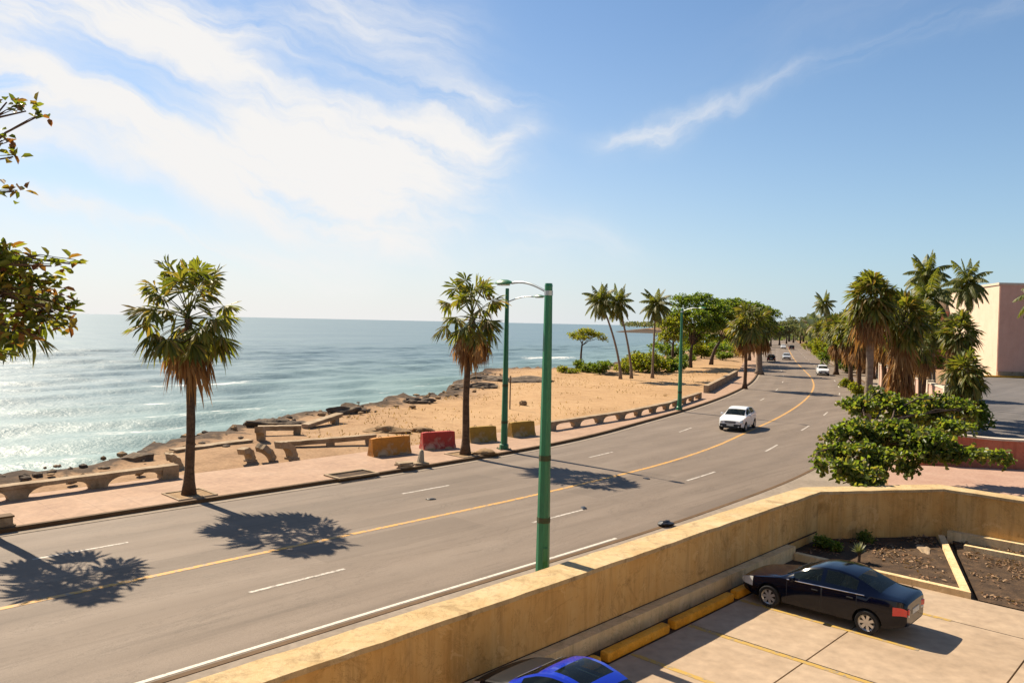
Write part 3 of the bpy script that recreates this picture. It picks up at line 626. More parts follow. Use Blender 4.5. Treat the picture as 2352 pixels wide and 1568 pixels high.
def fan_leaf(mb, c, az, el, lp, rad, droop, nseg=15, spread=100, mi=0, stem=True):
    c = Vector(c); d = Vector((math.cos(az) * math.cos(el), math.sin(az) * math.cos(el), math.sin(el)))
    side = Vector((-math.sin(az), math.cos(az), 0)); pts = [c]; t = d.copy()
    for k in range(4):
        t = (t + Vector((0, 0, -0.045 * droop * (k + 1) * max(0.15, math.cos(el)))) + Vector((WIND[0], WIND[1], 0)) * .02).normalized(); pts.append(pts[-1] + t * lp / 4)
    P = pts[-1]; nrm = side.cross(t)
    if stem: mb.tube(pts, [0.035, 0.028, 0.022, 0.018, 0.014], 4, mi, False)
    tilt = random.uniform(-0.5, 0.5); s2 = (side * math.cos(tilt) + nrm * math.sin(tilt)).normalized(); n2 = s2.cross(t)
    da = R(2 * spread) / nseg; limp = droop * random.uniform(.7, 1.5); sw = random.uniform(-.25, .25)
    for k in range(nseg):
        a = -R(spread) + (k + 0.5) * da; r = rad * (1 - 0.25 * (abs(a) / 1.8) ** 2) * random.uniform(0.82, 1.06)
        dr = (t * math.cos(a) + s2 * math.sin(a)); w = (s2 * math.cos(a) - t * math.sin(a)); bend = limp * random.uniform(.6, 1.5); lift = (0.5 if k % 2 else -0.5) * 0.06 * rad; sh = random.gauss(0, .20)
        def pt(f, ws, z1=0.0):
            z = n2 * (0.22 * rad * f * abs(math.sin(a)) + z1 + sh * rad * f * f) - Vector((0, 0, 1)) * rad * (limp * 0.10 * f + bend * 0.34 * f ** 3) + s2 * sw * rad * f * f
            return P + dr * r * f + w * ws + z
        h1 = 0.42 * r * math.tan(da / 2) * 1.05; h2 = 0.08 * rad
        mb.add([P, pt(.42, -h1), pt(.42, h1), pt(.42, 0, lift), pt(.72, -h2), pt(.72, h2), pt(.72, 0, lift * 1.3), pt(1.0, 0)],
               [(0, 1, 3), (0, 3, 2), (1, 4, 6, 3), (3, 6, 5, 2), (4, 7, 6), (6, 7, 5)], mi)

WIND = (0.1, -0.1)
def fan_palm(label, x, y, z0, H, rad, group=None, tr=0.2, ng=30, nd_=10, lean=(0, 0), skirt=0.0, name='fan_palm', grey=False, lp=1.0, br=1.05, dryness=0.0, low=-42):
    """H: height of the crown's centre above z0; rad: crown radius"""
    th = thing(name, label, 'palm tree', (x, y, z0), random.uniform(0, 6), group)
    n = 14; pts = []; rr = []
    for i in range(n + 1):
        f = i / n; pts.append((lean[0] * f * f + 0.03 * math.sin(f * 9), lean[1] * f * f + 0.03 * math.cos(f * 7), H * f - 0.1 * (f == 0)))
        rr.append(tr * (1 + 0.75 * math.exp(-f * H / 0.35)) * (1 - 0.22 * f) * random.uniform(0.95, 1.05))
    th_l = MB().tube(pts, rr, 10)
    th_l.build('trunk', M['trunk_grey' if grey else 'trunk'], th, True)
    top = Vector(pts[-1]); k = rad / (lp + br)
    g = MB()
    for i in range(ng):
        f = (i + 0.5) / ng; el = R(87 - (87 - low) * f ** 0.95 + random.uniform(-11, 11)); az = i * 2.39996 + random.uniform(-.45, .45)
        fan_leaf(g, top + Vector((0, 0, 0.25 - 0.5 * f)), az, el, lp * k * random.uniform(.62, 1.12) * (.86 + .2 * math.sin(el)), br * k * random.uniform(.88, 1.1), 0.35 + 0.65 * f, 20, random.uniform(105, 140))
    g.build('crown', M['fan'], th)
    b = MB()
    for i in range(nd_):
        el = R(random.uniform(-72, -20)); az = i * 2.39996 + random.uniform(-.4, .4)
        fan_leaf(b, top + Vector((0, 0, -0.15 - random.uniform(0, .3))), az, el, lp * k * random.uniform(.6, 1.0), br * k * random.uniform(.55, .85), 2.4, 12, 75)
    if skirt > 0:
        for i in range(int(skirt * 34)):
            z = random.uniform(0, skirt); az = random.uniform(0, 6.28)
            fan_leaf(b, top + Vector((math.cos(az) * .1, math.sin(az) * .1, -0.3 - z)), az, R(random.uniform(-84, -52)), lp * k * random.uniform(.5, .9), br * k * random.uniform(.7, 1.0), 1.7, 8, 60)
    if nd_ or skirt: b.build('dead_fronds', M['fan_dry'], th)
    return th

def frond(mb, c, az, el, ln, droop, nl=26, mi=0, lw=0.05, ll=0.62):
    c = Vector(c); t = Vector((math.cos(az) * math.cos(el), math.sin(az) * math.cos(el), math.sin(el))); side = Vector((-math.sin(az), math.cos(az), 0))
    pts = [c]; n = 9
    for k in range(n): t = (t + Vector((0, 0, -droop * 0.16))).normalized(); pts.append(pts[-1] + t * ln / n)
    mb.tube(pts, [0.035 * (1 - .85 * i / n) + .004 for i in range(n + 1)], 4, mi, False)
    for i in range(nl):
        f = 0.14 + 0.86 * (i + random.random() * .5) / nl; x = f * n; j = min(int(x), n - 1); p = pts[j].lerp(pts[j + 1], x - j); t = (pts[j + 1] - pts[j]).normalized()
        l = ll * math.sin(math.pi * (0.16 + 0.80 * f)) * random.uniform(.85, 1.1) * ln / 3.2
        for s in (-1, 1):
            d = (side * s * 0.85 + t * 0.55 + Vector((0, 0, -0.55 - .5 * random.random()))).normalized(); w = t * lw * ln / 3.2
            p1 = p + d * l * .55; p2 = p + d * l + Vector((0, 0, -0.22 * l))
            mb.add([p - w * .6, p + w * .6, p1 + w, p1 - w, p2], [(0, 1, 2, 3), (3, 2, 4)], mi)

def coconut(label, x, y, z0, top, rad, group=None, tr=0.16, nf=22, lean=(0, 0), bend=1.6, wind=(0, 0), dry=4):
    th = thing('coconut_palm', label, 'palm tree', (x, y, z0), 0, group); n = 14; pts = []; rr = []
    for i in range(n + 1):
        f = i / n; pts.append((lean[0] * f ** bend, lean[1] * f ** bend, top * f - 0.1 * (f == 0))); rr.append(tr * (1 + 0.8 * math.exp(-f * 14)) * (1 - .35 * f))
    MB().tube(pts, rr, 9).build('trunk', M['trunk_grey'], th, True); c = Vector(pts[-1]); g = MB(); b = MB(); nf = int(nf * 1.35)
    for i in range(nf):
        f = (i + .5) / nf; el = R(85 - 138 * f ** .95 + random.uniform(-9, 9)); az = i * 2.39996 + random.uniform(-.2, .2)
        frond(g, c, az, el, rad * random.uniform(.95, 1.18), 0.8 + .9 * f, 42, 0, 0.052, 0.85)
    for i in range(dry): frond(b, c - Vector((0, 0, .15)), i * 2.3 + random.random(), R(random.uniform(-75, -40)), rad * random.uniform(.7, .95), 1.2, 26, 0, .08)
    g.build('crown', M['coco'], th)
    if dry: b.build('dead_fronds', M['coco_dry'], th)
    nut = MB()
    for i in range(7):
        bm = bmesh.new(); bmesh.ops.create_icosphere(bm, subdivisions=1, radius=.13); a = i * .9
        nut.add([v.co + c + Vector((math.cos(a) * .26, math.sin(a) * .26, -.22 - .08 * (i % 2))) for v in bm.verts], [[v.index for v in f.verts] for f in bm.faces]); bm.free()
    nut.build('coconuts', M['yellowleaf'], th, True)
    return th

def limb_path(a, b, sag=0.12, n=6, wob=0.12):
    a, b = Vector(a), Vector(b); L = (b - a).length; out = []
    for i in range(n + 1):
        f = i / n; p = a.lerp(b, f) + Vector((0, 0, math.sin(f * math.pi) * L * sag)); 
        if 0 < i < n: p += Vector((random.uniform(-1, 1), random.uniform(-1, 1), random.uniform(-.6, .6))) * wob * L * .35
        out.append(p)
    return out
def leaf_tree(name, label, cat, loc, trunk, clumps, mat, nleaf, ll, lw, group=None, tr=0.25, bark='bark', flat=0.5, limb_r=0.35, fork=0.75, up=0.9, rz=0.0, twigs=3, droop=0.0, dens=None, shell=0.0):
    """trunk: points from the root up; clumps: (x, y, z, rx, rz) leaf masses; each one hangs on its own limb"""
    th = thing(name, label, cat, loc, rz, group); tp = [Vector(p) for p in trunk]
    wood = MB(); n = len(tp); wood.tube(tp, [tr * (1.25 if i == 0 else 1 - .45 * i / (n - 1)) for i in range(n)], 8)
    lf = LeafMB(); vol = [c[3] ** 2 * c[4] for c in clumps]; tot = sum(vol)
    for c, v in zip(clumps, vol):
        ctr = np.array(c[:3]); src = tp[-1].lerp(tp[-2], random.uniform(0, 1 - fork) if n > 1 else 0)
        pts = limb_path(src, ctr - np.array([0, 0, c[4] * .3])); k = len(pts)
        wood.tube(pts, [tr * limb_r * (1 - .75 * i / (k - 1)) for i in range(k)], 5)
        for t_ in range(twigs):
            e = ctr + np.array([random.gauss(0, .5) * c[3], random.gauss(0, .5) * c[3], random.gauss(0, .4) * c[4]])
            wood.tube(limb_path(pts[-2], e, 0.05, 3), [tr * limb_r * .25, tr * limb_r * .18, tr * limb_r * .12, .008], 4)
        m = max(12, int(nleaf * v / tot)); nt_ = max(3, m // 9)                    # leaves sit in tufts at twig ends
        d = rdir(nt_, 0.35); r = rng.random(nt_) ** (0.45 - 0.2 * shell); tuft = ctr + d * r[:, None] * np.array([c[3], c[3], c[4]])
        idx = rng.integers(0, nt_, m); dirs = rdir(m, 0.1 - droop); dirs[:, 2] *= flat; base = tuft[idx] + rng.normal(size=(m, 3)) * ll * .35
        nn = rdir(m) * 0.75; nn[:, 2] += up
        lf.leaves(base, dirs, nn, ll * rng.uniform(.6, 1.15, m), lw * rng.uniform(.7, 1.1, m))
    wood.build('trunk', M[bark], th, True); lf.build('crown', mat, th); return th

def bush(name, label, cat, loc, rx, rz_, mat, nleaf, ll, lw, group=None, lumps=7, flat=.8, stretch=1.0, rot=0.0):
    cl = []
    for i in range(lumps):
        a = random.uniform(0, 6.28); r = rx * random.uniform(.15, .72); cl.append((math.cos(a) * r * stretch, math.sin(a) * r, rz_ * random.uniform(.25, .72), rx * random.uniform(.32, .5), rz_ * random.uniform(.22, .36)))
    return leaf_tree(name, label, cat, loc, [(0, 0, -.1), (0, 0, .15), (0.05, 0, rz_ * .3)], cl, mat, nleaf, ll, lw, group, tr=max(.03, rx * .05), flat=flat, rz=rot)

# ------------------------------------------------------------------ rocks and rubble
def rock(name, label, cat, loc, d, mat, seed=0, sub=3, rough=0.35, rz=0.0, group=None):
    bm = bmesh.new(); bmesh.ops.create_icosphere(bm, subdivisions=sub, radius=1)
    for v in bm.verts:
        p = v.co.copy(); k = 1 - 0.22 * mnoise.voronoi(p * 2.2 + Vector((seed, 0, 0)))[0][0] + rough * mnoise.fractal(p * 1.1 + Vector((seed * 7.1, seed * 3.3, 0)), 1.0, 2.0, 4) + 0.10 * (abs(mnoise.noise(p * 3 + Vector((seed, 0, 0)))))
        p = p * k; p.z = max(p.z, -0.45); v.co = Vector((p.x * d[0], p.y * d[1], p.z * d[2]))
    mb = MB(); mb.add([v.co for v in bm.verts], [[v.index for v in f.verts] for f in bm.faces]); bm.free()
    return tag(mb.build(name, mat, None, True, 40, loc, rz), label, cat, group)

# ------------------------------------------------------------------ street furniture
def street_lamp(label, x, y, z0, top, rb, rt, arm, head_len=0.75, group=None, band=False, armz=None):
    th = thing('street_lamp', label, 'street lamp', (x, y, z0), 0, group); H = top - z0
    n = 12; MB().tube([(0, 0, H * i / n) for i in range(n + 1)], [rb + (rt - rb) * i / n for i in range(n + 1)], 8).build('pole', M['green'], th, True, 25)
    MB().tube([(0, 0, 0), (0, 0, .25), (0, 0, .3)], [rb * 1.35, rb * 1.3, rb * 1.02], 8).build('base', M['green'], th, True, 25)
    ha = math.atan2(arm[1], arm[0]) + 2.6; MB().box((math.cos(ha) * rb * 1.0, math.sin(ha) * rb * 1.0, .95), (.03, .14, .36), ha, 0, .01).build('hatch', M['green'], th)
    bm_ = MB(); bm_.box((0, 0, .015), (rb * 3.4, rb * 3.4, .03), .4, 0, .005)
    for k in range(4): bm_.tube([(math.cos(k * 1.571 + 1.185) * rb * 1.95, math.sin(k * 1.571 + 1.185) * rb * 1.95, .03), (math.cos(k * 1.571 + 1.185) * rb * 1.95, math.sin(k * 1.571 + 1.185) * rb * 1.95, .09)], .022, 6)
    bm_.build('base_plate', M['rust'], th)
    MB().tube([(0, 0, H - .02), (0, 0, H + .05)], [rt * 1.08, rt * .9], 8).build('pole_cap', M['green'], th)
    if band:
        for z in band: 
            r_ = rb + (rt - rb) * z / H; MB().tube([(0, 0, z), (0, 0, z + .14)], [r_ * 1.06] * 2, 8).build('collar', M['rust'], th, True, 25)
    d = Vector((arm[0], arm[1], 0)); L = d.length; d.normalize(); za = (armz or top - .3) - z0; k = 10; pts = []
    for i in range(k + 1):
        f = i / k; pts.append(d * (f * (L - head_len * .7)) + Vector((0, 0, za + 0.30 * math.sin(f * math.pi * .62))))
    MB().tube(pts, .032, 6).build('arm', M['galv'], th, True)
    MB().tube([(0, 0, za - .06), (0, 0, za + .06)], (rt + .012), 8).build('bracket', M['galv'], th, True, 30)
    e = pts[-1]; rzh = math.atan2(d.y, d.x); Rm = Matrix.Rotation(rzh, 3, 'Z'); vs = []; fs = []
    prof = [(0, .05, .04), (.12, .09, .07), (.3, .15, .10), (.55, .17, .11), (.8, .13, .08), (1, .05, .03)]
    for u, w, h in prof:
        for a in range(10):
            A = 2 * math.pi * a / 10; vs.append(Vector(e) + Rm @ Vector((u * head_len, w * math.cos(A), h * math.sin(A) * (1.0 if math.sin(A) > 0 else .35))))
    for i in range(len(prof) - 1):
        for a in range(10): fs.append((i * 10 + a, i * 10 + (a + 1) % 10, (i + 1) * 10 + (a + 1) % 10, (i + 1) * 10 + a))
    fs += [tuple(range(10)), tuple(range(len(vs) - 10, len(vs)))[::-1]]
    hd = MB().add(vs, fs).build('lamp_head', M['green' if band else 'galv'], th, True, 40)
    lm = MB(); lm.box(Vector(e) + Rm @ Vector((head_len * .5, 0, -.045)), (head_len * .5, .2, .03), rzh, 0, .01); lm.build('lens', M['lens'], hd)
    return th

def jersey(label, x, y, z, rz, L, mat, group='concrete barriers on the sidewalk', h=0.92, tilt=0.0):
    th = thing('concrete_barrier', label, 'barrier', (x, y, z), rz, group)
    pr = [(-.34, 0), (-.34, .10), (-.24, .30), (-.15, h - .03), (-.12, h), (.12, h), (.15, h - .03), (.24, .30), (.34, .10), (.34, 0)]
    n = len(pr); k = 8; vs = []; fs = []
    for i in range(k + 1):
        u = (i / k - .5) * L; sq_ = 1.0 - (.06 if i in (0, k) else 0)
        for (a, b) in pr: vs.append((u + random.uniform(-.008, .008), a * sq_ + random.uniform(-.006, .006), b * (1 if b == 0 else sq_ * .5 + .5) + u * tilt))
    for i in range(k):
        for j in range(n): fs.append((i * n + j, (i + 1) * n + j, (i + 1) * n + (j + 1) % n, i * n + (j + 1) % n))
    fs += [tuple(range(n)), tuple(range(k * n, k * n + n))[::-1]]
    MB().add(vs, fs).build('body', mat, th)
    f = MB(); f.box((L * .27, 0, .05), (.42, .72, .10), 0, 0, .01); f.box((-L * .27, 0, .05), (.42, .72, .10), 0, 0, .01); f.build('foot', M['oldconc'], th)
    for sx in (-.3, .3):
        MB().tube([(sx * L, 0, h - .02), (sx * L + .03, 0, h + .07), (sx * L + .13, 0, h + .07), (sx * L + .16, 0, h - .02)], .014, 5).build('lifting_loop', M['rust'], th)
    return th

def arch_wall(name, label, pts, z0, unit=2.3, h=0.78, th_=0.36, arch=0.48, mat=None, solid=False, group=None, pier=0.34, beam=0.05, sq_e=2.6):
    """low concrete sea wall on arches along a line of ground points"""
    P = [np.array(p, float) for p in pts]; seg = [np.linalg.norm(b - a) for a, b in zip(P[:-1], P[1:])]; tot = sum(seg)
    nu = max(1, round(tot / unit)); per = tot / nu; k = 24; th = thing(name, label, 'sea wall', (P[0][0], P[0][1], z0), 0, group)
    def at(u):
        for a, b, s in zip(P[:-1], P[1:], seg):
            if u <= s + 1e-6 or b is P[-1]: t = (b - a) / s; return a + t * u, np.array([-t[1], t[0]])
            u -= s
    vs = []; fs = []
    for i in range(nu * k + 1):
        u = tot * i / (nu * k); p, n = at(u); v = (u % per) / per; 
        if i == nu * k: v = 1.0
        x = (v - .5) * per / (per * .5 - pier * .5); lo = arch * max(0, 1 - abs(x) ** sq_e) ** .5 if abs(x) < 1 and not solid else -.05
        hz = h + 0.02 * mnoise.noise((u * .8, 3.0, z0)); w = th_ / 2
        for (o, z) in ((-w, lo if lo > 0 else -.1), (-w, hz - .16), (-w - beam, hz - .14), (-w - beam, hz), (w + beam, hz), (w + beam, hz - .14), (w, hz - .16), (w, lo if lo > 0 else -.1)):
            q = p + n * o - P[0]; vs.append((q[0], q[1], z))
    for i in range(nu * k):
        for j in range(8): fs.append((i * 8 + j, (i + 1) * 8 + j, (i + 1) * 8 + (j + 1) % 8, i * 8 + (j + 1) % 8))
    fs += [tuple(range(8)), tuple(range(nu * k * 8, nu * k * 8 + 8))[::-1]]
    MB().add(vs, fs).build('arcade', mat or M['oldconc'], th, False)
    e = MB()
    for u in (0.0, tot): p, n = at(u); e.box((*(p - P[0]), h * .5), (pier * 1.25, th_ * 1.45, h * 1.04), math.atan2(-n[0], n[1]), 0, .03)
    e.build('end_pier', mat or M['oldconc'], th); return th

def arch_piece(label, x, y, z, rz, r=0.55, w=0.34, t=0.26, a0=0, a1=110, pitch=0.0, foot=True, group=None):
    """a broken-off quarter of a concrete arch standing on its foot"""
    k = 10; vs = []; fs = []
    for i in range(k + 1):
        a = R(a0 + (a1 - a0) * i / k)
        for rr in (r, r + t + .03 * math.sin(i * 2.1)):
            for y_ in (-w / 2, w / 2): vs.append((math.cos(a) * rr, y_ + .01 * math.sin(i * 3 + rr), math.sin(a) * rr))
    for i in range(k):
        for a, b in ((0, 1), (1, 3), (3, 2), (2, 0)): fs.append((i * 4 + a, i * 4 + b, (i + 1) * 4 + b, (i + 1) * 4 + a))
    fs += [(0, 2, 3, 1), (k * 4, k * 4 + 1, k * 4 + 3, k * 4 + 2)]
    mb = MB().add(vs, fs)
    if foot: mb.box((r + t / 2, 0, -.06), (t * 1.5, w * 1.2, .18), 0, 0, .03)
    o = tag(mb.build('arch_fragment', M['oldconc'], None, False, None, (x, y, z), rz), label, 'concrete rubble', group)
    o.rotation_euler.x = pitch; return o
def beam_piece(label, a, b, z0, z1, w, h, group=None, sup=()):
    a, b = np.array(a), np.array(b); L = float(np.linalg.norm(b - a)); c = (a + b) / 2
    n = 12; vs = []; fs = []
    for i in range(n + 1):
        u = (i / n - .5) * L; dz = z0 + (z1 - z0) * i / n; k = .02 * mnoise.noise((i * .9, a[0], 0.0))
        for (o, z) in ((-w / 2, 0), (-w / 2, h * .55), (-w * .62, h * .6), (-w * .62, h), (w * .62, h), (w * .62, h * .6), (w / 2, h * .55), (w / 2, 0)): vs.append((u, o + k, z + dz + k))
    for i in range(n):
        for j in range(8): fs.append((i * 8 + j, (i + 1) * 8 + j, (i + 1) * 8 + (j + 1) % 8, i * 8 + (j + 1) % 8))
    fs += [tuple(range(8)), tuple(range(n * 8, n * 8 + 8))[::-1]]
    mb = MB().add(vs, fs)
    for u in sup: mb.box(((u - .5) * L, 0, (z0 + (z1 - z0) * u) * .5 + .04), (.42, w * .92, abs(z0 + (z1 - z0) * u) + .12), 0, 0, .03)
    return tag(mb.build('fallen_beam', M['oldconc'], None, False, None, (c[0], c[1], 0.0), math.atan2(b[1] - a[1], b[0] - a[0])), label, 'concrete rubble', group)

# ------------------------------------------------------------------ cars
def car_profile(kind):
    if kind == 'sedan':
        return dict(L=4.5, zr=[(0, .66), (.06, .71), (.2, .76), (.6, .84), (1.1, .93), (1.25, .97), (1.95, 1.34), (2.3, 1.43), (2.75, 1.45), (3.15, 1.39), (3.85, 1.10), (3.95, 1.08), (4.35, 1.05), (4.46, 1.01), (4.5, .95)],
            belt=[(1.2, .91), (3.9, 1.01)], rw=[(0, .55), (.3, .68), (1.2, .74), (1.95, .60), (3.1, .58), (3.9, .66), (4.4, .66), (4.5, .6)],
            hw=[(0, .64), (.08, .73), (.3, .83), (.7, .87), (3.8, .87), (4.2, .84), (4.42, .76), (4.5, .66)], zb=[(0, .34), (.5, .2), (4, .22), (4.5, .38)],
            ws=(1.28, 1.93), rg=(3.22, 3.84), win=[(1.55, 2.33), (2.44, 3.28)], axle=(.9, 3.58), wr=.31, door=[(1.42, 2.36), (2.40, 3.30)])
    if kind == 'bubble':
        return dict(L=4.05, zr=[(0, .66), (.1, .78), (.5, .95), (.95, 1.05), (1.12, 1.09), (1.4, 1.27), (1.7, 1.41), (2.05, 1.49), (2.4, 1.495), (2.8, 1.42), (3.2, 1.27), (3.6, 1.04), (3.9, .86), (4.05, .74)],
            belt=[(1.0, 1.0), (3.6, 1.0)], rw=[(0, .5), (.3, .64), (1.0, .72), (1.7, .60), (2.8, .58), (3.4, .62), (4.05, .5)],
            hw=[(0, .62), (.1, .73), (.35, .82), (.8, .86), (3.2, .86), (3.7, .82), (3.95, .74), (4.05, .64)], zb=[(0, .34), (.5, .22), (3.6, .24), (4.05, .4)],
            ws=(1.15, 1.68), rg=(2.95, 3.5), win=[(1.42, 2.5), (2.6, 3.05)], axle=(.8, 3.3), wr=.32, door=[(1.2, 2.55), (2.6, 2.61)])
    return dict(L=4.1, zr=[(0, .74), (.06, .80), (.2, .85), (.55, .92), (.9, .97), (1.05, 1.01), (1.75, 1.40), (2.1, 1.50), (2.6, 1.52), (3.3, 1.46), (3.6, 1.39), (3.98, 1.02), (4.04, .95), (4.1, .7)],
            belt=[(1.0, .96), (3.9, 1.06)], rw=[(0, .55), (.3, .68), (1.0, .74), (1.75, .62), (3.3, .60), (3.9, .66), (4.1, .6)],
            hw=[(0, .66), (.08, .75), (.3, .83), (.7, .86), (3.5, .86), (3.85, .83), (4.02, .76), (4.1, .68)], zb=[(0, .34), (.5, .22), (3.6, .24), (4.1, .4)],
            ws=(1.08, 1.73), rg=(3.62, 3.93), win=[(1.38, 2.25), (2.36, 3.3)], axle=(.8, 3.3), wr=.31, door=[(1.25, 2.28), (2.32, 3.22)])
def make_car(name, label, loc, rz, paint, kind='sedan', group=None, sunroof=False, bonnet=None):
    P = car_profile(kind); L = P['L']; ip = lambda k, x: float(np.interp(x, [a for a, b in P[k]], [b for a, b in P[k]]))
    def sm(k, x, w=.09): return sum(ip(k, min(max(x + d * w, 0), L)) * c for d, c in ((-1, .25), (0, .5), (1, .25))) if .12 < x < L - .12 else ip(k, x)
    xs = set(np.round(np.concatenate([np.linspace(0, .3, 6), np.linspace(.3, L - .3, 44), np.linspace(L - .3, L, 6)]), 3))
    for a, b in P['win'] + P['door'] + [P['ws'], P['rg']]: xs |= {a, b, a - .012, b + .012}
    xs = sorted(xs); xs = [x for i, x in enumerate(xs) if i == 0 or x - xs[i - 1] > .004]
    def ring(x):
        hw, zr, zb, rw = sm('hw', x), sm('zr', x), ip('zb', x), sm('rw', x); bl = min(zr - .035, ip('belt', x)); h = bl - zb; g = min(1, max(0, (zr - bl - .05) / .3))
        pts = [(0, zb), (.8 * hw, zb), (.955 * hw, zb + .05 * h), (.992 * hw, zb + .25 * h), (hw, zb + .5 * h), (.99 * hw, zb + .8 * h), (.955 * hw, bl)]
        x0, z0, x1, z1 = .94 * hw, bl + .012, min(rw, .93 * hw), zr - .02 - .045 * g
        for k in range(1, 5): f = k / 4; pts.append((x0 + (x1 - x0) * f + .025 * g * math.sin(f * math.pi), z0 + (z1 - z0) * f))
        pts += [(x1 * .93, zr - .012 - .012 * g), (x1 * .75, zr - .004 - .004 * g), (x1 * .4, zr + .004), (0, zr + .008)]
        return pts
    R_ = [ring(x) for x in xs]; nk = len(R_[0]); N = 2 * nk - 2; vs = []; fs = []; ms = []
    X = lambda x: L / 2 - x
    for x, r in zip(xs, R_):
        for (y, z) in r: vs.append((X(x), y, z))
        for (y, z) in r[-2:0:-1]: vs.append((X(x), -y, z))
    PAINT, GLASS_F, GLASS_R, GSL, GSR, LAMP, TAIL, SEAM, DK, ROOFG, GRILLE, HOOD = range(12); DOOR0 = 12
    for i in range(len(xs) - 1):
        xm = (xs[i] + xs[i + 1]) / 2
        for j in range(N):
            k = j if j < nk - 1 else N - 1 - j; left = j < nk - 1
            tagm = PAINT; tall = sm('zr', xm) - ip('belt', xm)
            if 11 <= k and P['ws'][0] < xm < P['ws'][1]: tagm = GLASS_F
            elif 11 <= k and P['rg'][0] < xm < P['rg'][1]: tagm = GLASS_R
            elif sunroof and k >= 12 and P['ws'][1] + .28 < xm < P['ws'][1] + 1.0: tagm = ROOFG
            elif 7 <= k <= 9 and tall > .10 and any(a < xm < b for a, b in P['win']): tagm = GSL if left else GSR
            elif k in (4, 5) and .02 < xm < .42: tagm = LAMP
            elif k == 4 and xm > L - .34: tagm = TAIL
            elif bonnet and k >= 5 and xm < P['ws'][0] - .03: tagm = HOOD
            elif k in (2, 3) and xm < .06: tagm = GRILLE
            elif k <= 1: tagm = DK
            elif 2 <= k <= 5:
                for di, (a, b) in enumerate(P['door']):
                    if a < xm < b: tagm = DOOR0 + di * 2 + (0 if left else 1)
                    elif a - .013 < xm < b + .013: tagm = SEAM
            a = i * N + j; b = i * N + (j + 1) % N; fs.append((a, a + N, b + N, b)); ms.append(tagm)
    for i, fl in ((0, False), (len(xs) - 1, True)):
        # the blunt ends: upper half paint, lower half dark grille
        idx = list(range(i * N, i * N + N))
        for j in range(nk - 1):
            a, b = idx[j], idx[j + 1]; c, d = idx[(N - j) % N], idx[(N - j - 1) % N]
            q = [a, b, d, c]; q = [v for n_, v in enumerate(q) if v not in q[:n_]]
            if len(q) < 3: continue
            fs.append(tuple(q if not fl else q[::-1])); ms.append(GRILLE if (j in (2, 3) and i == 0) else DK if j <= 1 else PAINT)
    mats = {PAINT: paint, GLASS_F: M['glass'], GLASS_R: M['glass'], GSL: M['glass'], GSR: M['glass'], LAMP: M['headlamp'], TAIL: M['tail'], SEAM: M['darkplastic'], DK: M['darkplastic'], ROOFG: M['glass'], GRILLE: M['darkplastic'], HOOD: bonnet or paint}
    for d in range(4): mats[DOOR0 + d] = paint
    me = bpy.data.meshes.new('tmp'); me.from_pydata(vs, [], fs); me.polygons.foreach_set('material_index', ms)
    for k in range(DOOR0 + 4): me.materials.append(mats[k])
    bm = bmesh.new(); bm.from_mesh(me); bmesh.ops.recalc_face_normals(bm, faces=bm.faces); bm.to_mesh(me); bm.free()
    tmp = bpy.data.objects.new('tmp', me); col.objects.link(tmp)
    cu = MB()
    for ax in P['axle']:
        for s in (-1, 1): cu.tube([(X(ax), s * .52, P['wr']), (X(ax), s * 1.3, P['wr'])], P['wr'] + .065, 28)
    cuo = cu.build('cut', [mats[k] for k in range(DOOR0 + 4)]); cuo.data.polygons.foreach_set('material_index', [DK] * len(cuo.data.polygons))
    bmc = bmesh.new(); bmc.from_mesh(cuo.data); bmesh.ops.recalc_face_normals(bmc, faces=bmc.faces); bmc.to_mesh(cuo.data); bmc.free()
    bo = tmp.modifiers.new('b', 'BOOLEAN'); bo.operation = 'DIFFERENCE'; bo.object = cuo; bo.solver = 'EXACT'
    dg = bpy.context.evaluated_depsgraph_get(); me2 = bpy.data.meshes.new_from_object(tmp.evaluated_get(dg))
    bpy.data.objects.remove(tmp); bpy.data.objects.remove(cuo)
    th = thing(name, label, 'car', loc, rz, group)
    co = [v.co.copy() for v in me2.vertices]; by = {}
    for p in me2.polygons: by.setdefault(p.material_index, []).append(list(p.vertices))
    def part(nm, tags, matl, parent, out=0.0):
        F = []; MI = []
        for ti, t_ in enumerate(tags):
            for f in by.get(t_, []): F.append(f); MI.append(ti)
        if not F: return None
        used = sorted({v for f in F for v in f}); mp = {v: i for i, v in enumerate(used)}; mb = MB()
        mb.v = [tuple(co[v]) for v in used]; mb.f = [tuple(mp[v] for v in f) for f in F]; mb.m = MI
        return mb.build(nm, matl, parent, True, 32)
    body = part('body', [PAINT, DK, SEAM, GRILLE], [paint, M['darkplastic'], M['darkplastic'], M['darkplastic']], th)
    part('windscreen', [GLASS_F], M['glass'], th); part('rear_window', [GLASS_R], M['glass'], th)
    part('side_windows', [GSL], M['glass'], th); part('side_windows', [GSR], M['glass'], th)
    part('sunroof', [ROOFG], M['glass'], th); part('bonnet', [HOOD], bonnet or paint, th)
    for tg, nm in ((LAMP, 'headlight'), (TAIL, 'tail_light')):
        allf = by.get(tg, [])
        for s in (-1, 1):
            by[tg] = [f for f in allf if s * sum(co[v].y for v in f) > 0]; part(nm, [tg], mats[tg], th)
    for d in range(4):
        dr = part('door', [DOOR0 + d], paint, th)
        if dr:
            a, b = P['door'][d // 2]; s = 1 if d % 2 == 0 else -1; yy = sm('hw', b) * .985
            MB().box((X(b - .16), s * (yy + .008), ip('belt', b) - .13), (.17, .03, .03), 0, 0, .008).build('handle', M['chrome' if kind != 'sedan' else 'darkplastic'], dr)
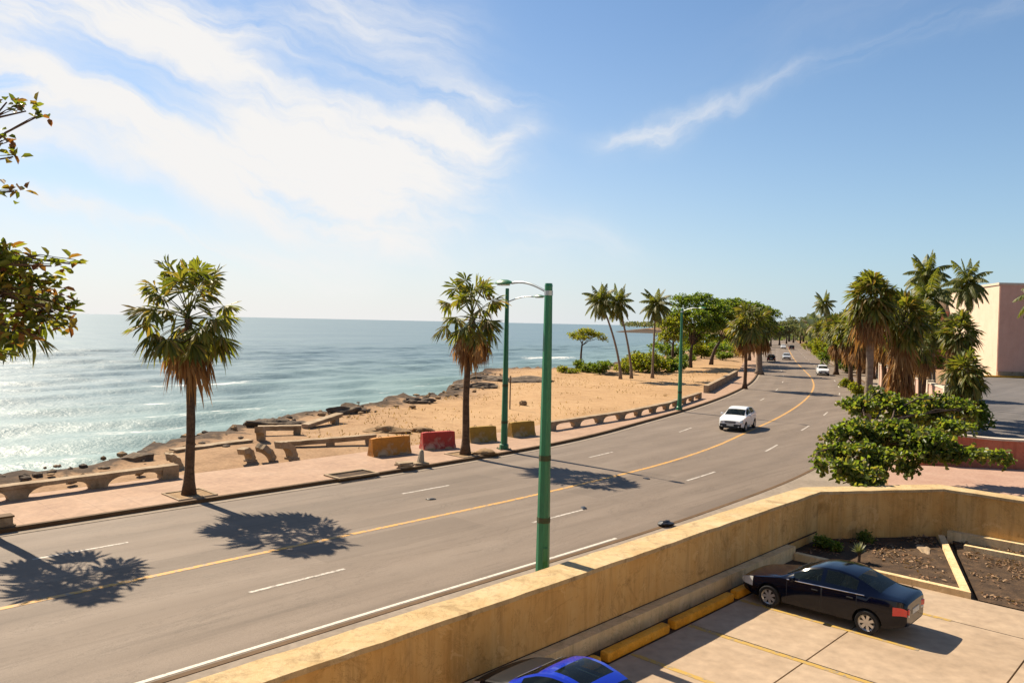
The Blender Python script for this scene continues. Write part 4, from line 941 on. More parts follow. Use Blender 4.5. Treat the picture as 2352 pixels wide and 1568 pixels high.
    for s in (-1, 1):
        mb = MB(); mb.box((X(P['win'][0][0] + .06), s * .95, ip('belt', 1.6) + .07), (.12, .19, .13), 0, 0, .035); mb.build('wing_mirror', paint, th)
        tr = MB()                                                   # bright strip under the side windows
        for i in range(12): 
            x = P['ws'][0] + .12 + (P['win'][1][1] - P['ws'][0] + .1) * i / 12; x2 = P['ws'][0] + .12 + (P['win'][1][1] - P['ws'][0] + .1) * (i + 1) / 12
            p = [(X(x), s * sm('hw', x) * .953, ip('belt', x)), (X(x2), s * sm('hw', x2) * .953, ip('belt', x2))]
            tr.tube(p, .012, 5, 0, False)
        tr.build('window_trim', M['chrome'], th)
    wheel = None
    wr = P['wr']
    for ax in P['axle']:
        for s in (-1, 1):
            tb = MB(); ring_ = [(.62, -.09), (.93, -.1), (1, -.065), (1, .065), (.93, .1), (.62, .09)]; n = 28; vs2 = []; f2 = []
            for a in range(n):
                A = 2 * math.pi * a / n
                for r_, y_ in ring_: vs2.append((math.cos(A) * r_ * wr, y_, math.sin(A) * r_ * wr))
            for a in range(n):
                for k in range(6): f2.append((a * 6 + k, ((a + 1) % n) * 6 + k, ((a + 1) % n) * 6 + (k + 1) % 6, a * 6 + (k + 1) % 6))
            ty = tb.add(vs2, f2).build('wheel', M['rubber'], th, True, 35, (X(ax), s * .775, wr))
            rm = MB(); y0 = s * .075
            rm.tube([(0, y0 - s * .03, 0), (0, y0 - s * .001, 0)], [wr * .17, wr * .13], 12)
            for a in range(7):
                A = 2 * math.pi * a / 7; c, s_ = math.cos(A), math.sin(A)
                rm.add([(c * r_ * wr - s_ * w_, y_, s_ * r_ * wr + c * w_) for r_, w_, y_ in ((.1, .03, y0), (.1, -.03, y0), (.62, -.042, y0 + s * .012), (.62, .042, y0 + s * .012))], [(0, 1, 2, 3)])
            rg = []
            for a in range(n):
                A = 2 * math.pi * a / n
                for r_, y_ in ((.58, y0 - s * .005), (.67, y0 + s * .025)): rg.append((math.cos(A) * r_ * wr, y_, math.sin(A) * r_ * wr))
            rm.add(rg, [(2 * a, 2 * a + 1, (2 * a + 3) % (2 * n), (2 * a + 2) % (2 * n)) for a in range(n)])
            rm.build('rim', M['alloy'], ty)
            hb = MB(); hb.tube([(0, y0 - s * .06, 0), (0, y0 - s * .05, 0)], wr * .64, 20); hb.build('brake_disc', M['darkplastic'], ty)
    zb = ip('zr', L) ; MB().box((-L / 2 - .006, 0, .70), (.02, .50, .13), 0, 0, .004).build('number_plate', M['plate'], th)
    MB().box((L / 2 + .004, 0, .45), (.02, .46, .11), 0, 0, .004).build('number_plate', M['plate'], th)
    cab = (P['ws'][1] + .35, P['rg'][0] - .35)
    for s in (-1, 1):
        sb_ = MB(); sb_.box((X(cab[0] + .25), s * .36, .55), (.5, .48, .16), 0, 0, .05); sb_.box((X(cab[0] + .55), s * .36, .85), (.14, .46, .6), 0, 0, .05, Matrix.Rotation(-.2, 4, 'Y')); st_ = sb_.build('seat', M['seat'], th)
        MB().box((X(cab[0] + .62), s * .36, 1.2), (.09, .26, .17), 0, 0, .04).build('headrest', M['seat'], st_)
    rb_ = MB(); rb_.box((X(cab[1] + .05), 0, .55), (.5, 1.15, .16), 0, 0, .05); rb_.box((X(cab[1] + .38), 0, .8), (.14, 1.15, .5), 0, 0, .05, Matrix.Rotation(-.35, 4, 'Y')); rb_.build('rear_bench', M['seat'], th)
    MB().box((X(P['ws'][0] + .12), 0, ip('belt', 1.3) - .1), (.4, 1.3, .14), 0, 0, .05).build('dashboard', M['darkplastic'], th)
    sw_ = MB(); sw_.tube([(X(cab[0] - .12) + .05 * math.sin(a_), .36 + .17 * math.cos(a_), .93 + .16 * math.sin(a_)) for a_ in np.linspace(0, 6.283, 17)], .015, 5); sw_.build('steering_wheel', M['darkplastic'], th)
    for s in (-1, 1): MB().box((-L / 2 + .012, s * .50, ip('zr', L) - .30), (.05, .17, .06), s * .3, 0, .02).build('reverse_light', M['headlamp'], th)
    zf = ip('zr', 0)
    g = MB(); g.box((L / 2 - .005, 0, zf - .10), (.04, .74, .15), 0, 0, .02); gr_ = g.build('grille', M['darkplastic'], th)
    g = MB()
    for k in range(3): g.box((L / 2 + .017, 0, zf - .14 + k * .045), (.012, .70, .014), 0, 0, .004)
    g.build('grille_bar', M['chrome'], gr_)
    for s in (-1, 1):
        MB().box((L / 2 - .045, s * .53, zf - .085), (.10, .26, .13), s * -.32, 0, .035).build('headlight', M['headlamp'], th)
        MB().box((L / 2 - .03, s * .52, .36), (.06, .18, .08), s * -.3, 0, .02).build('fog_light', M['headlamp'], th)
        MB().box((-L / 2 + .015, s * .50, ip('zr', L) - .19), (.06, .24, .15), s * .3, 0, .03).build('tail_light', M['tail'], th)
    MB().box((L / 2 - .01, 0, .30), (.05, 1.0, .12), 0, 0, .03).build('air_intake', M['darkplastic'], th)
    for s in (-1, 1):
        wp_ = MB(); wp_.tube([(L / 2 - P['ws'][0] - .02, s * .35 + .2, ip('zr', P['ws'][0]) + .02), (L / 2 - P['ws'][0] - .3, s * .35 - .1, ip('zr', P['ws'][0] + .3) + .02)], .01, 4)
        wp_.build('wiper', M['darkplastic'], th)
    return th
def recolour(th, paint, old):
    for o in [x for x in bpy.data.objects if x.parent == th]:
        for c in [o] + [x for x in bpy.data.objects if x.parent == o]:
            if c.type == 'MESH' and any(m == old for m in c.data.materials):
                c.data = c.data.copy()
                for i, m in enumerate(c.data.materials):
                    if m == old: c.data.materials[i] = paint

# ================================================================== placing everything
def At(px, py, dep): d = ray(px, py); return np.array([0, 0, CAM_H]) + d * (dep / d[1])
def gx(px, py, z=0.0): p = G(px, py, z); return float(p[0]), float(p[1])
WALK = 0.135

# --- cabbage palms along the sea front
fan_palm('tall fan palm on the sidewalk beside the broken arched sea wall, green round crown', *W(13.3, 29.75), WALK, 6.75, 2.45, 'fan palms on the sea front sidewalk', 0.185, 40, 11, (0.2, 0.1), 0.0, low=-40, lp=1.5, br=0.9)
fan_palm('fan palm on the sidewalk next to the red concrete barrier, brown drooping leaves', *W(27.75, 29.8), WALK, 7.1, 2.4, 'fan palms on the sea front sidewalk', 0.19, 28, 18, (0.32, 0.0), 0.0, low=-32, lp=1.5, br=0.9)
fan_palm('fan palm half hidden behind the almond branches, shading the near road', *W(6.5, 29.7), WALK, 6.8, 2.1, 'fan palms on the sea front sidewalk', 0.185, 32, 0, (-0.5, 0.0), 0.0, low=-25, lp=1.4, br=0.95)
for (s, q) in ((13.3, 29.75), (27.75, 29.8), (6.5, 29.7)):
    x, y = W(s, q); o = MB(); 
    for k in range(4):
        a = ROAD_RZ + k * math.pi / 2; o.box((x + math.cos(a) * .72, y + math.sin(a) * .72, WALK + .02), (.1, 1.54 if k % 2 == 0 else 1.34, .05), a, 0, .01)
    t_ = thing('tree_pit', {13: 'square earth pit at the foot of the tall green fan palm', 27: 'square earth pit at the foot of the fan palm by the red barrier', 6: 'square earth pit of the fan palm left of the picture'}[int(s)], 'tree pit', (x, y, WALK))
    local(o.build('frame', M['oldconc']), t_)
    local(MB().box((x, y, WALK + .006), (1.36, 1.36, .012), ROAD_RZ).build('earth', M['tanrock']), t_)
fan_palm('short trunked fan palm on the sidewalk where the kerb bends, tan dead fronds', *W(83.4, 42.9), WALK, 7.2, 2.8, 'fan palms where the kerb bends', 0.2, 30, 14, (-.1, 0), 0.3, low=-50)
fan_palm('stout grey trunked fan palm behind the one at the kerb bend', *W(111, 54.9), WALK, 7.0, 3.1, 'fan palms where the kerb bends', 0.46, 28, 14, (0.3, 0), 0.5, grey=True, low=-50)

# --- coconut palms and trees on the point
def ground_at(px, dep): x = (px - 1176) / 1810 * dep; return x, dep
def coco_px(label, pxb, dep, cpx, cpy, rad, z0=0.0, group=None, **k):
    b = At(pxb, 800, dep); t = At(cpx, cpy, dep); return coconut(label, float(b[0]), float(b[1]), z0, float(t[2]) - z0, rad, group, lean=(float(t[0] - b[0]), 0.0), **k)
gp = 'coconut palms on the point'
coco_px('leaning coconut palm, left trunk of the crossed pair on the point', 1427, 101.5, 1379, 690, 2.5, group=gp, nf=24)
coco_px('leaning coconut palm, right trunk of the crossed pair on the point', 1452, 103.0, 1419, 697, 2.5, group=gp, nf=24)
coco_px('upright yellowish coconut palm standing alone in front of the hedge', 1500, 105, 1507, 700, 2.5, group=gp, nf=26, dry=6)
def clump(px, py, dep, rx, rz, org): p = At(px, py, dep); return (float(p[0] - org[0]), float(p[1] - org[1]), float(p[2] - org[2]), rx, rz)
def tree_px(name, label, cat, pxb, dep, cl, mat, n, ll, lw, fork_px=None, z0=0.0, **k):
    b = At(pxb, 800, dep); org = (float(b[0]), float(b[1]), z0); ft = At(fork_px[0], fork_px[1], dep); h = float(ft[2]) - z0; dx = float(ft[0]) - org[0]
    tr = [(0, 0, -.2), (dx * .1, 0, h * .3), (dx * .45, .1, h * .68), (dx, 0, h)]
    return leaf_tree(name, label, cat, org, tr, [clump(*c, org) for c in cl], mat, n, ll, lw, **k)
tree_px('almond_tree', 'large dark umbrella tree with thick upright trunk behind the third lamp post', 'tree', 1586, 133,
        [(1572, 694, 134, 2.6, 1.2), (1612, 690, 136, 3.0, 1.2), (1640, 715, 134, 2.8, 1.2), (1560, 722, 131, 2.2, 1.1), (1598, 728, 130, 2.6, 1.2), (1570, 752, 132, 2.4, 1.1), (1622, 752, 133, 2.6, 1.1), (1600, 764, 135, 2.4, .9), (1646, 744, 137, 2.2, 1.2), (1600, 782, 136, 2.4, .9), (1632, 776, 138, 2.2, .9), (1575, 775, 135, 2.2, .9), (1630, 735, 138, 2.6, 1.2), (1660, 718, 142, 2.8, 1.2), (1615, 712, 133, 2.4, 1.0)],
        M['treeleaf'], 13000, .42, .26, (1590, 790), tr=.38, droop=.1)
tree_px('almond_tree', 'broad umbrella tree with slanting trunk left of the kerb bend palms', 'tree', 1634, 145,
        [(1650, 702, 146, 2.8, 1.1), (1688, 700, 148, 3.2, 1.1), (1724, 708, 147, 2.6, 1.1), (1668, 726, 143, 3.0, 1.2), (1706, 732, 144, 3.0, 1.2), (1740, 730, 147, 2.2, 1.1), (1654, 752, 145, 2.5, 1.0), (1692, 756, 147, 2.6, 1.0), (1680, 776, 149, 2.4, .9), (1720, 770, 150, 2.4, 1.0)],
        M['treeleaf'], 13000, .42, .26, (1655, 782), tr=.38, droop=.1)
tree_px('almond_tree', 'broad green tree behind the two kerb bend palms', 'tree', 1722, 165,
        [(1700, 715, 165, 3.2, 1.3), (1735, 712, 166, 3.4, 1.3), (1765, 722, 165, 2.8, 1.2), (1715, 738, 163, 3.2, 1.3), (1750, 742, 164, 3.2, 1.3), (1690, 752, 166, 2.8, 1.2), (1770, 758, 166, 2.6, 1.1), (1730, 765, 165, 3.0, 1.1)],
        M['treeleaf'], 11000, .46, .28, (1724, 785), tr=.36, droop=.1)
tree_px('umbrella_tree', 'small flat topped tree standing alone at the shore edge', 'tree', 1334, 118, [(1322, 770, 119, 1.5, .5), (1345, 763, 118, 1.6, .55), (1368, 770, 118, 1.5, .45), (1386, 779, 118, .9, .3), (1338, 775, 117, 1.5, .35)], M['yellowleaf'], 2600, .28, .16, (1337, 790), tr=.2)
tree_px('shade_tree', 'bushy round tree between the lone coconut palm and the umbrella tree', 'tree', 1545, 128, [(1535, 745, 128, 2.2, 1.3), (1556, 735, 130, 2.2, 1.4), (1545, 770, 127, 2.3, 1.2), (1525, 775, 127, 1.8, 1.0)], M['yellowleaf'], 4200, .36, .2, (1546, 790), tr=.3)
def bush_px(name, label, px, dep, rx, rz, mat, n, ll, lw, group=None, z0=0.0, **k):
    b = At(px, 800, dep); return bush(name, label, 'bush', (float(b[0]), float(b[1]), z0), rx, rz, mat, n, ll, lw, group, **k)
bush_px('sea_grape_hedge', 'wide yellow green thicket behind the lone coconut palm', 1490, 118, 4.3, 3.1, M['yellowleaf'], 7000, .32, .24, lumps=14)
bush_px('sea_grape_hedge', 'low green thicket between the lone coconut palm and third lamp post', 1545, 120, 2.6, 2.2, M['treeleaf'], 3000, .3, .22, lumps=9)
bush_px('shore_bush', 'dark green bush at the foot of the leaning coconut pair', 1385, 110, 1.9, 2.1, M['treeleaf'], 2400, .28, .18)
bush_px('shore_bush', 'sprawling bush under the small flat topped tree', 1340, 114, 2.3, 1.8, M['treeleaf'], 2400, .28, .18)
bush_px('shore_bush', 'low olive shrub on the rocky edge right of the foreground lamp post', 1305, 112, 1.8, 1.0, M['yellowleaf'], 1400, .25, .16)
bush_px('shore_bush', 'ragged brownish shrub between the leaning coconut trunks', 1432, 112, 1.6, 1.9, M['yellowleaf'], 1500, .25, .16)
for i, (px, dep, rx, rz, lab) in enumerate(((1612, 175, 3.2, 2.3, 'dry undergrowth bush behind the thick umbrella tree trunk'), (1660, 165, 2.4, 2.0, 'undergrowth bush right of the slanting umbrella tree trunk'), (1690, 190, 3.2, 2.6, 'green bush behind the short trunked kerb bend palm'), (1570, 150, 2.6, 2.0, 'green bush left of the thick umbrella tree trunk'))):
    bush_px('undergrowth_bush', lab, px, dep, rx, rz, M['yellowleaf' if i % 2 == 0 else 'treeleaf'], 1800, .32, .2)

for i, s_ in enumerate((142, 156, 168, 182, 197, 213, 232, 255)):
    q_ = float(COAST(s_)) - 7 - (i % 3) * 3; bush('shore_thicket', 'brownish thicket along the far shore behind the umbrella trees', 'bush', (*W(s_, q_), 0), 5.0, 3.4 + (i % 2) * .8, M['yellowleaf' if i % 2 else 'treeleaf'], 1500, .55, .36, 'thickets along the far shore', lumps=9)
# --- right hand side: palms along the pink wall
gr = 'palms along the pink wall'
def fan_px(label, px, dep, cpy, rad, group=gr, z0=0.1, **k):
    b = At(px, 800, dep); t = At(px, cpy, dep); return fan_palm(label, float(b[0]), float(b[1]), z0, float(t[2]) - z0, rad, group, **k)
fan_px('tall grey trunked fan palm at the road edge in front of the palm row', 1998, 49, 690, 2.1, tr=.26, grey=True, ng=44, nd_=14, skirt=0.5, low=-40)
fan_px('thick fan palm shaggy with brown dead fronds down its trunk', 2072, 51, 738, 2.2, tr=.4, ng=40, nd_=14, skirt=2.8, low=-40)
fan_px('fan palm with long brown skirt behind the tall road edge palm', 2032, 88, 742, 2.8, tr=.28, ng=36, nd_=14, skirt=1.4, low=-35)
fan_px('fan palm crown filling the gap behind the shaggy palm', 2095, 66, 735, 2.4, tr=.26, ng=38, nd_=12, skirt=1.0, low=-40)
fan_px('fan palm peeking out left behind the tall road edge palm', 1975, 86, 752, 2.5, tr=.26, ng=36, nd_=12, skirt=1.2, low=-35)
fan_px('fan palm farther down the row with olive crown above the white car', 1922, 122, 760, 2.9, tr=.3, ng=34, nd_=12, skirt=1.2, low=-30)
fan_px('fan palm shaggy with tan fronds, left of the tall road edge palm', 1955, 104, 752, 3.0, tr=.3, ng=36, nd_=16, skirt=1.4, low=-30)
fan_px('fan palm with green top and orange dead fronds before the pink building', 2203, 58, 768, 1.9, tr=.26, ng=34, nd_=18, skirt=1.4, low=-35, z0=0.0)
fan_px('bushy low fan palm clump beside the shaded asphalt apron', 2218, 54, 862, 2.0, tr=.16, ng=34, nd_=8, low=-55, z0=0.0)
tree_px('garden_tree', 'olive green broad tree filling the middle of the right palm cluster', 'tree', 2120, 80,
        [(2085, 770, 84, 1.7, .9), (2120, 750, 85, 1.8, 1.0), (2155, 765, 84, 1.7, .9), (2100, 800, 83, 1.8, .9), (2140, 800, 83, 1.8, .9), (2170, 795, 84, 1.3, .8), (2115, 830, 82, 1.6, .8), (2150, 835, 82, 1.4, .7), (2075, 815, 84, 1.3, .8)],
        M['yellowleaf'], 6500, .3, .19, (2120, 850), tr=.22)
for px, dep, cpy, h_ in ((1945, 128, 800, 2.6), (1915, 150, 795, 2.8), (1890, 180, 790, 3.4), (1866, 215, 788, 4.0)):
    bush_px('wall_tree', 'leafy tree growing over the pink wall along the road', px + 6, dep, 3.0, 4.6, M['treeleaf' if px % 2 else 'yellowleaf'], 2600, .42, .26, group='trees over the pink wall', lumps=10)
bush_px('roadside_bush', 'dense dark green bush beside the shaded asphalt apron', 2222, 55, 1.6, 3.0, M['treeleaf'], 2600, .26, .16)
fan_px('thin leaning young fan palm between shaggy palm and bushy clump', 2118, 56, 800, 1.5, tr=.11, ng=20, nd_=8, lean=(-.5, 0), low=-40, z0=0.0)
fan_px('dark fan palm with drooping crown under the twin coconut crowns', 2122, 62, 755, 2.1, tr=.25, ng=28, nd_=10, skirt=1.4, low=-40, z0=0.0)
coco_px('tallest coconut palm above the palm row on the right', 2140, 76, 2128, 634, 2.3, group=gr, nf=24, dry=2)
coco_px('coconut palm with crown just below the tallest one', 2150, 68, 2134, 684, 2.4, group=gr, nf=24, dry=4)
coco_px('coconut palm rising in front of the pale side of the pink building', 2226, 72, 2222, 650, 2.4, group=gr, nf=24, dry=5)
coco_px('coconut palm far down the road standing above the palm row', 1905, 170, 1893, 698, 2.9, group=gr, nf=20, dry=2)
coco_px('coconut palm mostly outside the right edge beside the pink building', 2402, 70, 2394, 678, 2.6, group=gr, nf=20, dry=4)
proto = fan_palm('distant shaggy fan palm in the row along the pink wall', *[float(v) for v in rp(112, -8.2)], 0.1, 6.6, 2.9, gr, 0.3, 34, 14, (0, 0), 1.5, low=-30)
proto2 = fan_palm('distant shaggy fan palm in the row along the pink wall', *[float(v) for v in rp(124, -8.6)], 0.1, 6.2, 3.0, gr, 0.34, 34, 14, (0, 0), 1.7, low=-30)
for i, s in enumerate((118, 131, 138, 146, 155, 165, 176, 190, 206, 226, 248)):
    c = copy_tree(proto if i % 2 else proto2); p = rp(s, -8.3 - (i % 3) * .5); c.location = (float(p[0]), float(p[1]), 0.1); c.rotation_euler.z = i * 1.7; k = (0.85, 1.05, .95, 1.15)[i % 4]; c.scale = (k, k, k)
for px, dep, rx, rz, lab in ((2005, 62, 1.0, 1.0, 'green bush at the foot of the pink wall beside the tall road edge palm'), (1968, 84, 1.2, 1.5, 'yellow green bush against the pink wall left of the tall road edge palm'), (1945, 96, 1.0, 1.1, 'small bush at the wall foot behind the far white car')):
    bush_px('roadside_bush', lab, px, dep, rx, rz, M['yellowleaf'], 900, .24, .16)
# sea grape leaning over the lot wall
org = (15.4, 34.6, 0.0)
jig = lambda c: (c[0] + random.uniform(-14, 14), c[1] + random.uniform(-9, 9), c[2] + random.uniform(-.6, .6), c[3] * random.uniform(.75, 1.2), c[4] * random.uniform(1.0, 1.7))
cl = [(1985, 940, 36.5, .8, .28), (2050, 925, 37, .9, .28), (2110, 935, 37, .9, .30), (2175, 930, 37.5, .9, .28), (2228, 948, 36.5, .6, .28),
      (1922, 985, 34.5, .55, .22), (1975, 985, 34.5, .8, .25), (2045, 992, 34, .9, .28), (2120, 1000, 34, .9, .28), (2190, 990, 34.5, .9, .28),
      (1915, 1030, 33, .55, .22), (1975, 1035, 33, .8, .25), (2040, 1045, 32.6, .85, .28), (2110, 1040, 33, .9, .28), (2180, 1040, 33, .8, .28), (2240, 1045, 33, .7, .25), (2285, 1055, 33, .4, .2),
      (1895, 1075, 32, .45, .2), (1945, 1082, 31.6, .65, .24), (2000, 1092, 31.2, .6, .24), (1970, 1112, 31.0, .4, .15), (2150, 965, 37, .8, .25), (2060, 965, 37, .8, .25)]
leaf_tree('sea_grape', 'spreading sea grape shrub in green layers leaning over the lot wall corner', 'shrub', org, [(0, 0, -.1), (.1, 0, .5), (-.1, -.1, 1.1), (0, 0, 1.7)], [clump(*jig(c), org) for c in cl + [(1950, 1060, 32.5, .7, .25), (2020, 1065, 32.5, .7, .25), (2070, 1072, 33, .5, .2), (2010, 1015, 34, .8, .3), (2080, 960, 36, .8, .3), (1905, 1000, 34, .3, .15), (2250, 930, 36, .3, .2), (2305, 1065, 33, .22, .12), (2020, 905, 37, .3, .2), (2150, 908, 37.5, .3, .2), (1882, 1062, 32, .25, .15), (1985, 1118, 30.6, .3, .15), (2030, 1112, 30.7, .25, .15)]], M['grape'], 15000, .23, .175, tr=.17, flat=.8, up=.55, limb_r=.4, shell=.15)
# almond branches at the left edge, growing from the roadside pavement
org = (-10.2, 11.3, 0.12)
cl = [(10, 590, 11, .30, .22), (70, 610, 11, .26, .16), (118, 606, 10.8, .18, .10), (160, 602, 10.8, .15, .07), (20, 660, 11, .36, .28), (85, 665, 10.9, .28, .24), (140, 700, 10.8, .22, .16), (175, 715, 10.8, .12, .12), (110, 735, 11, .25, .15),
      (25, 735, 11, .36, .25), (10, 800, 11.1, .2, .18), (75, 770, 11, .22, .1), (150, 750, 10.9, .1, .05),
      (15, 232, 11.5, .24, .07), (60, 252, 11.5, .16, .07), (92, 262, 11.5, .08, .06), (5, 318, 11.4, .15, .10), (30, 358, 11.4, .12, .05), (5, 440, 11.3, .16, .06), (32, 438, 11.3, .07, .04),
      (-90, 600, 11, .5, .4), (-110, 720, 11, .5, .4), (-150, 420, 11.4, .6, .4), (-140, 280, 11.5, .6, .3), (-260, 560, 11.5, .7, .5), (-300, 350, 11, .8, .5), (-420, 200, 11, .9, .5), (-520, 450, 11, .9, .6)]
leaf_tree('sea_almond', 'sea almond branches with green and reddish leaves at the left edge', 'tree', org, [(0, 0, -.1), (.1, 0, 2.0), (0, .1, 4.5), (.2, 0, 7.2)], [clump(*c, org) for c in cl], M['almond'], 8200, .165, .095, tr=.2, flat=.7, limb_r=.22, fork=.45, twigs=2, shell=.2)

# --- far treeline and headland
fprot = None
for i, (px, dep, h_, w_) in enumerate(((1770, 300, 12, 6), (1790, 330, 10, 6), (1806, 360, 11, 6), (1822, 390, 12, 7), (1838, 370, 11, 6), (1852, 340, 12, 6), (1866, 310, 11, 6), (1880, 290, 12, 6), (1755, 330, 13, 7), (1740, 290, 10, 6), (1898, 270, 12, 6), (1915, 250, 12, 6), (1722, 260, 8, 5), (1812, 420, 14, 8), (1845, 420, 14, 8))):
    b = At(px, 800, dep)
    if fprot is None:
        fprot = leaf_tree('far_tree', 'haze-coloured green tree in the far treeline at the end of the road', 'tree', (0, 0, 0), [(0, 0, 0), (0, 0, 2), (.2, 0, 5)],
                          [(random.uniform(-3.5, 3.5), random.uniform(-2, 2), random.uniform(4.5, 10), 2.6, 1.6) for _ in range(12)], M['woods'], 3600, .65, .42, 'trees of the far treeline', tr=.4)
        t_ = fprot
    else: t_ = copy_tree(fprot)
    t_.location = (float(b[0]), float(b[1]), 0); t_.rotation_euler.z = i * 2.1; t_.scale = (w_ / 6.5, w_ / 6.5, h_ / 12)
wv = LeafMB(); n = 9000
sx = rng.uniform(240, 900, n); off = rng.uniform(-160, -12, n) * np.where(sx < 330, .6, 1); pq = ROADQ(np.minimum(sx, 500)) + np.maximum(sx - 500, 0) * .46 + off
xx = sx * T2[0] + pq * N2[0]; yy = sx * T2[1] + pq * N2[1]
wv.leaves(np.stack([xx, yy, rng.random(n) ** .8 * (9 + 3 * vnoise(sx * .05, off * .05, 5))], 1), rdir(n, .3), rdir(n, .5), rng.uniform(2, 3.8, n), rng.uniform(1.4, 2.6, n))
sx = rng.uniform(430, 1010, n // 2); pq = COAST(sx) - rng.uniform(4, 60, n // 2); xx = sx * T2[0] + pq * N2[0]; yy = sx * T2[1] + pq * N2[1]
wv.leaves(np.stack([xx, yy, smooth(450, 950, sx) * 6 + rng.random(n // 2) * 5], 1), rdir(n // 2, .3), rdir(n // 2, .5), rng.uniform(2, 4, n // 2), rng.uniform(1.4, 2.6, n // 2))
tag(wv.build('woods', M['woods']), 'far green woodland at the end of the road and on the headland', 'woodland', kind='stuff')

# --- lamps
p = np.array(W(14.6, 13.35)); 
for k in range(40):
    a = At(1246, 1305, float(p[1])); p[0] = a[0]; sq = SQ(p)
    p += N2 * (13.35 - sq[1])
street_lamp('thick dark green lamp post rising behind the ochre lot wall', float(p[0]), float(p[1]), 0.12, 7.98, .185, .10, (-0.72 * 1.75, .69 * 1.75), .62, 'green lamp posts along the road', band=(1.75, 3.35), armz=7.78)
street_lamp('green lamp post on the sidewalk between two yellow concrete barriers', *W(30.6, 29.75), WALK, 8.8, .19, .10, (.722 * 2.5, -.692 * 2.5), .8, 'green lamp posts along the road', band=(1.4, 3.4), armz=8.1)
street_lamp('slim green lamp post on the sidewalk in front of the umbrella tree', *W(56.2, 34.65), WALK, 8.35, .19, .09, (.722 * 2.0, -.692 * 2.0), .7, 'green lamp posts along the road', band=(1.4,), armz=8.2)
t_ = thing('sign_post', 'thin weathered post in the dry grass right behind a lamp post', 'post', (*gx(1171, 940), 0))
MB().tube([(0, 0, -.1), (0, 0, 2.5)], .05, 7).build('pole', M['bark'], t_); MB().box((0, 0, 2.55), (.14, .1, .35), 0, 0, .02).build('cap', M['oldconc'], t_)

# --- barriers, broken sea wall, rubble
x, y = gx(895, 1043, WALK); jersey('orange concrete barrier, leftmost of the four on the sidewalk', x, y, WALK - .01, ROAD_RZ - .10, 2.25, M['bar_orange'])
x, y = gx(1005, 1029, WALK); jersey('red concrete barrier with worn pale base', x, y, WALK - .01, ROAD_RZ - .28, 1.9, M['bar_red'])
x, y = gx(1106, 1015, .1); jersey('yellow concrete barrier left of the green lamp post', x, y, .10, ROAD_RZ - .25, 1.75, M['bar_yellow'])
x, y = gx(1197, 1002, .1); jersey('yellow concrete barrier right of the green lamp post', x, y, .10, ROAD_RZ - .1, 1.85, M['bar_yellow'])
arch_wall('arched_sea_wall', 'low weathered concrete sea wall on wide arches at the left', [gx(-420, 1215, .13), gx(0, 1150, .13), gx(386, 1097, .13)], .08, 3.2, .60, .40, .46, pier=.55, sq_e=3.2)
arch_wall('arched_sea_wall', 'low arched concrete wall running along the sidewalk towards the trees', [gx(1264, 988, .13), gx(1440, 960, .13), gx(1530, 940, .13), gx(1604, 915, .13)], .08, 2.9, .62, .34, .44, pier=.55, sq_e=4.5)
arch_wall('solid_sea_wall', 'short solid stretch of pale sea wall near the kerb bend', [gx(1622, 902, .13), gx(1690, 864, .13)], .05, 2.0, .85, .36, .4, solid=True)
gb = 'pieces of the broken sea wall'
arch_piece('upright stub of broken sea wall at the end of the left arches', *gx(385, 1075), .05, ROAD_RZ - .3, .34, .5, .3, 0, 100, group=gb)
arch_piece('small hooked arch piece, leftmost of the three fallen together', *gx(560, 1062), .04, ROAD_RZ + .5, .4, .42, .28, 0, 115, group=gb)
arch_piece('arch piece lying tilted between two hooked arch pieces', *gx(598, 1055), .1, ROAD_RZ - 1.0, .5, .36, .26, -10, 90, pitch=.5, foot=False, group=gb)
arch_piece('larger pale hooked arch piece at the end of the fallen beam', *gx(645, 1058), .06, ROAD_RZ + .25, .58, .5, .32, 0, 105, group=gb)
arch_piece('arch piece standing apart behind the three fallen ones', *gx(594, 1018), .0, ROAD_RZ + .9, .6, .45, .32, 0, 95, group=gb)
beam_piece('long fallen concrete beam running up to the orange barrier', gx(650, 1030), gx(862, 1020), .12, .32, .40, .26, gb, (.5, .93))
beam_piece('fallen concrete beam nearest the rocks, behind the arch pieces', gx(592, 1000), gx(692, 998), .3, .3, .42, .28, gb, (.1, .9))
beam_piece('low half buried beam leading from stub to arch pieces', gx(396, 1040), gx(574, 1017), .0, .02, .5, .2, gb, (.3,))
beam_piece('tilted beam slab leaning on the sand beyond the long beam', gx(700, 985), gx(780, 972), .05, .45, .5, .26, gb, (.85,))
rock('earth_mound', 'rough lump of earth behind the orange barrier', 'earth mound', (*gx(893, 992), .0), (1.5, .8, .42), M['tanrock'], 3, rough=.5)
rock('earth_mound', 'small lump of earth behind the red barrier', 'earth mound', (*gx(962, 990), .0), (.9, .5, .3), M['tanrock'], 4, rough=.5)
rock('shore_rock', 'dark wedge shaped boulder at the water edge beyond the sand', 'rock', (*gx(802, 948), .0), (1.7, .5, .45), M['rock'], 5, 4, .7, .75)
rock('shore_rock', 'flat dark rock at the water edge left of the palm trunk', 'rock', (*gx(958, 925), -.05), (1.5, .8, .5), M['rock'], 6, 4, .55, .3)
rock('shore_rock', 'big rounded rock outcrop at the shore behind the green lamp posts', 'rock', (*gx(1205, 876), -.1), (4.2, 2.4, .7), M['rock'], 8, 4, .4, .1)
rock('shore_rock', 'dark rock overhanging the water left of the big outcrop', 'rock', (*gx(1130, 872), -.1), (2.3, 1.6, .6), M['rock'], 9, 4, .5, .1)
rock('shore_rock', 'low dark rocks behind the palm by the red barrier', 'rock', (*gx(1085, 888), -.1), (2.6, 1.3, .5), M['rock'], 10, 4, .6, .2)
